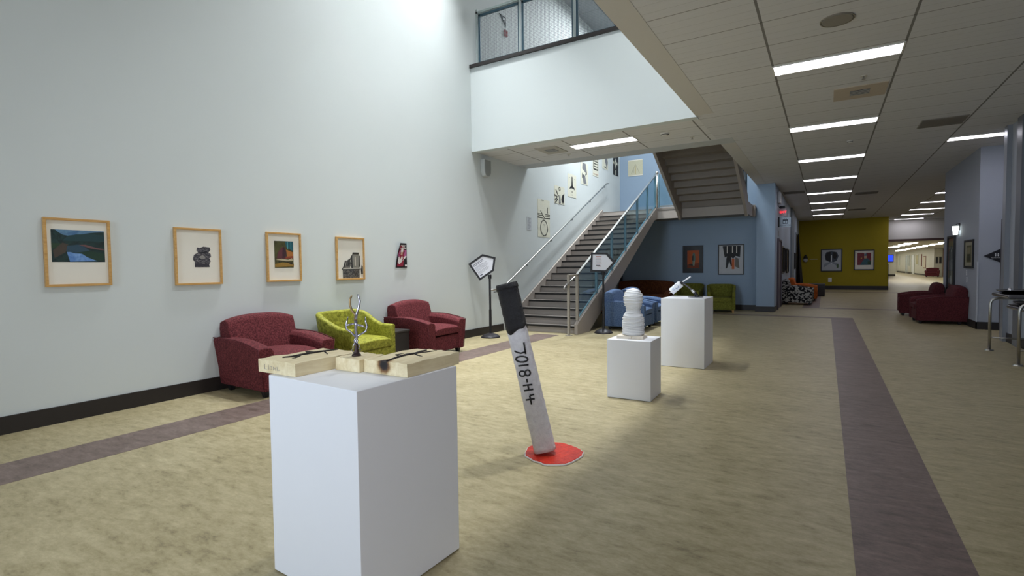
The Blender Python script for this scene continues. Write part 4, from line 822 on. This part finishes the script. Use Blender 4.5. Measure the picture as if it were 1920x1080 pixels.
# ================================================================ SIGN STANDS
def sign_stand(name, label, loc, rz, tilt, h, lines, red=False, cx=0.0, sx=0.0):
    t = thing(name, label, 'sign stand', loc, rz)
    MB().lathe([(0.001, 0.0), (0.185, 0.0), (0.19, 0.012), (0.175, 0.03), (0.12, 0.062), (0.06, 0.082), (0.03, 0.088), (0.001, 0.09)], n=36).build('base', mat('26242a', 0.45, nz=0.1), t, smooth=True)
    MB().cyl(0, 0, 0.085, 0.55, 0.026, n=16).cyl(0, 0, 0.55, h, 0.021, n=16).build('pole', BLACK, t, smooth=False, bevel=0.002); MB().cyl(0, 0, h-0.02, h+0.06, 0.034, n=14).build('clamp', BLACK, t, bevel=0.004)
    W2, H2, TP = 0.175, 0.197, 0.165
    outer = [(-W2, -H2), (W2*0.92, -H2), (W2+TP, 0.0), (W2*0.92, H2), (-W2, H2)]
    k = 0.038; inner = [(-W2+k, -H2+k), (W2*0.92-k*0.5, -H2+k), (W2+TP-k*1.35, 0), (W2*0.92-k*0.5, H2-k), (-W2+k, H2-k)]
    M_ = Matrix.Translation((sx, 0, h+0.235)) @ Matrix.Rotation(-tilt, 4, 'Y') @ Matrix.Translation((-0.05+cx, 0, 0))
    f = MB(); f.T = M_; n = len(outer)
    f.loft([[(x, y, z) for x, z in P] for P, y in ((outer, -0.022), (outer, 0.018), (inner, 0.018), (inner, -0.022), (outer, -0.022))], caps=False)
    fr = f.build('sign_frame', BLACK, t, bevel=0.004)
    p = MB(); p.T = M_; p.prism([(x*1.0, z*1.0) for x, z in inner], (-0.012, 0.010)); p.build('paper_panel', mat('dfe1ea', 0.4, nz=0.01), t)
    tx = MB(); tx.T = M_
    for (x0, x1, z, hh, mi) in lines: tx.box(x0, x1, -0.0135, -0.0125, z-hh/2, z+hh/2, mi)
    tx.build('printed_text', [mat('5d6070', 0.6), mat('b0604a', 0.6), mat('2a2024', 0.6)], t)
LL = [(-0.12, 0.12, 0.115, 0.012, 0), (-0.12, 0.11, 0.09, 0.010, 0), (-0.12, 0.08, 0.055, 0.004, 0), (-0.12, 0.16, 0.04, 0.004, 0), (-0.12, 0.14, 0.02, 0.004, 0), (-0.12, 0.17, 0.0, 0.004, 0), (-0.12, 0.15, -0.02, 0.004, 0), (-0.12, 0.1, -0.05, 0.004, 0), (-0.12, 0.13, -0.07, 0.004, 0), (-0.12, 0.11, -0.09, 0.004, 0), (-0.12, -0.05, -0.125, 0.02, 0)]
sign_stand('sign_stand', 'black arrow shaped sign on a pole, tilted upward, in front of the white wall', (-5.60, 8.33, 0), 0.59, math.radians(34), 1.17, LL, sx=-0.12)
LR = [(-0.07, 0.05, 0.09+0.03, 0.010, 1), (-0.06, 0.04, 0.085, 0.004, 1), (-0.07, 0.05, 0.055, 0.004, 0), (-0.07, 0.06, 0.03, 0.004, 1), (-0.07, 0.05, 0.008, 0.004, 0), (-0.08, 0.06, -0.015, 0.004, 1), (-0.04, 0.03, -0.035, 0.004, 1), (-0.06, 0.03, -0.062, 0.014, 2), (-0.03, 0.05, -0.085, 0.006, 1)]
sign_stand('sign_stand', 'black arrow shaped sign on an upright pole in front of the stair railing', (-3.87, 9.90, 0), 0.06, math.radians(-2), 1.21, LR, True, cx=-0.035)

# ================================================================ WALKWAY FITTINGS
PLUM = mat('5d5560', 0.5)
def hang_sign():
    t = thing('elevator_sign', 'clear hanging sign with elevator symbol and word on a black wall bracket', 'sign', (-1.25, 17.6, 2.635))
    MB().box(0.0, 0.035, -0.02, 0.02, -0.15, 0.15).build('bracket', BLACK, t)
    MB().box(0.035, 0.34, -0.006, 0.006, -0.15, 0.14).build('plate', mat('9fb0bd', 0.3), t)
    m = MB(); m.box(0.12, 0.26, -0.0085, -0.0065, -0.055, 0.075, 0); m.box(0.135, 0.185, -0.0095, -0.0087, -0.035, 0.035, 1); m.box(0.195, 0.245, -0.0095, -0.0087, -0.035, 0.035, 1)
    m.loft([[(0.155, y, 0.085), (0.185, y, 0.085), (0.17, y, 0.11)] for y in (-0.0085, -0.0065)], 0); m.loft([[(0.195, y, 0.11), (0.225, y, 0.11), (0.21, y, 0.085)] for y in (-0.0085, -0.0065)], 0)
    text_mb(m, 'ELEVATOR', 0.062, (0.188, -0.0075, -0.105), 0)
    m.build('lettering', [mat('1b2b38', 0.5), mat('9fb0bd', 0.3)], t)
hang_sign()
t = thing('exit_sign', 'small red lit exit sign hanging above the elevator sign', 'sign', (-1.25, 17.9, 2.98))
MB().box(0.02, 0.16, -0.03, 0.03, 0.09, 0.17).box(0.0, 0.02, -0.02, 0.02, 0.11, 0.15).build('housing', BLACK, t)
MB().box(0.02, 0.2, -0.012, 0.012, -0.13, 0.09).build('panel', mat('c9a8ae', 0.3), t)
m = MB(); text_mb(m, 'EXIT', 0.095, (0.11, -0.014, -0.02)); m.build('lettering', emit('ff2030', 2.5, 'exit_red'), t)
t = thing('wall_box', 'pale grey box high at the corner of the elevator wall', 'wall box', (-1.25, 17.35, 3.34)); MB().box(0, 0.09, -0.2, 0.2, -0.17, 0.17).build('housing', mat('b9bcc0', 0.5), t, bevel=0.02); MB().box(0.0, 0.05, -0.1, 0.1, -0.24, -0.18).build('sensor', mat('8a8d92', 0.5), t)
m = MB().box(-0.004, 0.0, -0.08, 0.08, -0.09, 0.09); o = m.build('room_number_plate', mat('4a4f5a', 0.5)); o.location = (-1.244, 17.65, 2.3); tag(o, 'tiny dark plate above the elevator doorway', 'sign')
def door(n, x0, x1, y0, y1, h, axis, leafm, casem, faces):
    """structure door set into a wall face; axis 'x' = face normal along x"""
    m = MB(); c = 0.05; a, b = (y0, y1) if axis == 'x' else (x0, x1)
    f, g = faces
    def bx(u0, u1, z0, z1, d0, d1, mi):
        if axis == 'x': m.box(min(d0, d1), max(d0, d1), u0, u1, z0, z1, mi)
        else: m.box(u0, u1, min(d0, d1), max(d0, d1), z0, z1, mi)
    bx(a, a+c, 0, h, f, g, 1); bx(b-c, b, 0, h, f, g, 1); bx(a+c, b-c, h-c, h, f, g, 1); bx(a+c, b-c, 0.005, h-c, f, f+(g-f)*0.35, 0)
    o = m.build('door_%d' % n, [leafm, casem], kind='structure'); return o
door(1, 0, 0, 17.25, 18.5, 2.13, 'x', mat('6a6270', 0.5), PLUM, (-1.249, -1.2))
door(2, 2.955, 3.7, 0, 0, 2.2, 'y', mat_wood('door_oak', 'a5824a', 'bd9a5c', (25, 25, 2)), mat('575058', 0.5), (13.769, 13.7))
door(3, 0, 0, 28.0, 30.6, 2.85, 'x', BLACK, mat('8c94a0', 0.5), (-1.249, -1.22))
door(4, 0, 0, 74.0, 76.6, 2.25, 'x', mat('e0e3e2', 0.5), mat('b7b9a8', 0.5), (8.649, 8.6))
door(5, 0, 0, 80.0, 81.6, 2.25, 'x', mat('b9c0c0', 0.5), mat('d7dbd8', 0.5), (8.649, 8.6))
door(6, 9.28, 9.5, 0, 0, 2.6, 'y', mat('7a5c46', 0.5), mat('8f7158', 0.5), (61.79, 61.7))
# draped black cloth
t = thing('black_drape', 'tall tapering black drape hanging beside the mustard wall', 'drape', (-1.21, 29.6, 0))
m = MB(); secs = []
for z, w, d in ((2.85, 0.03, 0.12), (2.2, 0.08, 0.3), (1.4, 0.14, 0.45), (0.7, 0.2, 0.6), (0.04, 0.26, 0.7)):
    secs.append([(w*(0.5+0.5*math.sin(a)*(1+0.18*math.sin(9*a))), d*math.cos(a)*(1+0.1*math.sin(7*a)), z) for a in [2*PI*i/28 for i in range(28)]])
m.loft(secs).build('cloth', mat('100e12', 0.8), t)
t = thing('globe_lamp', 'small black wall lamp with a pale globe beside the drape', 'wall lamp', (-0.93, 31.69, 1.62), 0)
MB().cyl(0, -0.08, 0.02, 0.22, 0.12, 0.03, 14).box(-0.02, 0.02, -0.08, 0, 0.08, 0.12).build('cap', BLACK, t); MB().sphere((0, -0.08, -0.07), 0.11).build('globe', mat('b5b8bc', 0.3), t, smooth=True)
m = MB().box(-0.02, 0.34, -0.012, 0, -0.02, 0.02); o = m.build('wall_label', mat('b9b49a', 0.5)); o.location = (-0.72, 31.699, 1.6); tag(o, 'thin pale label strip on the mustard wall beside the globe lamp', 'label')
def outlet(name, loc, rz, label, w=0.07, h=0.115):
    t = thing(name, label, 'outlet', loc, rz); MB().box(-w/2, w/2, -0.006, 0, -h/2, h/2).build('cover_plate', PWHITE, t, bevel=0.002)
    MB().box(-0.017, 0.017, -0.0085, -0.006, 0.008, 0.036).box(-0.017, 0.017, -0.0085, -0.006, -0.036, -0.008).build('socket', mat('c9cbd0', 0.5), t)
outlet('wall_outlet', (0.19, 31.699, 0.5), 0, 'white outlet low on the mustard wall under the silvery picture', 0.16, 0.22)
outlet('wall_outlet', (2.623, 14.72, 1.13), -PI/2, 'pale switch plate below the smaller landscape on the grey wall')
outlet('wall_outlet', (2.623, 14.68, 0.98), -PI/2, 'pale outlet plate, lower of the two under the smaller landscape')
# sconce
t = thing('wall_sconce', 'lit frosted glass wall lamp above the tall picture on the grey wall', 'wall lamp', (2.624, 15.5, 2.10), -PI/2)
MB().box(-0.03, 0.03, -0.015, 0, 0.0, 0.16).tube([(0, -0.01, 0.12), (0, -0.04, 0.16), (0, -0.075, 0.12)], 0.009, 8).build('bracket', mat('4a4548', 0.4, 0.6), t)
def sq(z, r): return [(a*r, -0.078+b*r, z) for a, b in ((-1, -1), (1, -1), (1, 1), (-1, 1))]
MB().loft([sq(-0.11, 0.036), sq(0.09, 0.056)]).build('lamp_shade', emit('f2fbf4', 3.5, 'sconce_glow'), t)
MB().loft([sq(-0.125, 0.03), sq(-0.11, 0.04)]).loft([sq(0.09, 0.058), sq(0.10, 0.05)]).build('trim_ring', mat('4a4548', 0.4, 0.6), t)
# restroom flag sign
t = thing('restroom_sign', 'black triangular restroom sign pointing away from the oak door', 'sign', (2.82, 13.765, 1.48))
MB().prism([(-0.12, 0.0), (0.13, -0.135), (0.13, 0.135)], (-0.01, 0)).build('plate', mat('1a1820', 0.4), t)
m = MB()
for cx in (0.06, 0.1): m.cyl(0, 0, 0, 0.001, 0.0001, n=3) if False else None; m.loft([[(cx+0.011*math.cos(a), y, 0.04+0.011*math.sin(a)) for a in [2*PI*i/12 for i in range(12)]] for y in (-0.012, -0.0102)]); m.prism([(cx-0.012, 0.026), (cx+0.012, 0.026), (cx+0.009, -0.01), (cx-0.009, -0.01)], (-0.012, -0.0102))
text_mb(m, 'RESTROOM', 0.026, (0.062, -0.0115, -0.04)); m.build('symbol', mat('d5d6da', 0.4), t)
# steel tray stands
DSTEEL = mat('8c8a8c', 0.2, 1, nz=0.05)
t = thing('steel_stand', 'polished steel tube stand with thick rounded tray shelves by the near grey wall', 'stand', (2.16, 0, 0))
for y in (10.53, 9.13):
    MB().tube([(0, y, 0.02), (0, y, 0.72), (0.015, y, 0.77), (0.05, y, 0.80), (0.1, y, 0.81), (0.43, y, 0.81)], 0.019, 12).build('tube_frame', STEEL, t, smooth=True)
    MB().tube([(0, y, 0.2), (0.43, y, 0.2)], 0.012, 10).build('crossbar', STEEL, t, smooth=True); MB().cyl(0, y, 0, 0.02, 0.055, 0.045, 20).build('foot', STEEL, t); 
def tray(y0, y1, x0, z, nm):
    secs = [[(x0+a, y0+b2, z+c) for a, c in ((0.03, 0), (0.008, 0.008), (0, 0.03), (0.008, 0.052), (0.03, 0.06))]+[(0.47, y0+b2, z+0.06), (0.47, y0+b2, z)] for b2 in (0, y1-y0)]
    MB().loft(secs).build(nm, DSTEEL, t, bevel=0.006, seg=3)
tray(9.9, 10.75, 0.055, 0.831, 'upper_shelf'); tray(9.15, 9.85, 0.03, 0.70, 'lower_shelf')
for y, z, lab in ((10.4, 0.8915, 'shallow steel tray on the upper shelf of the steel stand'), (9.55, 0.7605, 'shallow steel tray on the lower shelf of the steel stand')):
    o = MB().loft([[(0.25+r*math.cos(a)*0.9, r*math.sin(a)*1.5, zz) for a in [2*PI*i/32 for i in range(32)]] for r, zz in ((0.15, 0.0), (0.22, 0.035), (0.235, 0.05), (0.22, 0.043), (0.14, 0.012))]).build('steel_tray', mat('6f6d70', 0.12, 1, nz=0.1), bevel=0.001, smooth=True)
    o.location = (2.16, y, z); tag(o, lab, 'tray')
    q = MB().sphere((0, 0, 0.034), 0.034, 18).cyl(0, 0, 0, 0.006, 0.02, n=16).build('chrome_ball', CHROME, None, smooth=True); q.location = (2.16+0.17, y-0.1, z+0.0165); tag(q, lab.replace('shallow steel tray', 'small chrome ball'), 'ball')
# ================================================================ FAR PASSAGE
t = thing('television', 'bright blue screen on the wall at the far passage, beside the mustard wall edge', 'television', (5.5, 63.59, 1.8)); MB().box(-0.26, 0.26, -0.08, -0.002, -0.36, 0.36).build('casing', mat('39405c', 0.4), t); MB().box(-0.22, 0.22, -0.085, -0.081, -0.31, 0.31).build('screen', emit('1c3cff', 1.6, 'blue_screen'), t)
MBK = mat('7d4a3a', 0.6)
for y, w, z0, z1, m_, lab in ((72.1, 1.7, 1.05, 2.24, mat('a89f74', 0.6), 'olive notice board on the white wall of the far passage'), (67.0, 1.5, 0.75, 2.0, mat('cfc5ac', 0.6), 'brown framed notice board in the far passage near the burgundy seat'), (69.0, 0.5, 0.95, 2.23, MBK, 'narrow brown panel in the far passage between the boards'), (78.6, 0.8, 0.9, 2.26, mat('9aa39f', 0.6), 'grey green wall panel in the far passage past the white door'), (88.2, 0.8, 0.95, 2.26, mat('aab09f', 0.6), 'pale wall panel, farthest in the passage')):
    t = thing('notice_board', lab, 'notice board', (8.649, y, (z0+z1)/2), -PI/2); h = (z1-z0)/2; MB().box(-w/2, w/2, -0.03, 0, -h, h).build('board_frame', MBK if 'brown' in lab else mat('c5c8bd', 0.6), t); MB().box(-w/2+0.12, w/2-0.12, -0.036, -0.0305, -h+0.08, h-0.08).build('board', m_, t)
for x, lab in ((8.86, 'dark little picture above the distant seat, nearer the passage wall'), (9.12-0.0, 'dark little picture above the distant seat, beside the brown door')):
    framed(lab, (x, 61.799, 1.55), 0, 0.17, 0.62, [(ink('2c2c30'), R4(0, 0, 1, 1))], 0.02, 0.03, BLACK, mat('4a4a4a', 0.6), (0, 0, 0.1, 0.4), glass=False)
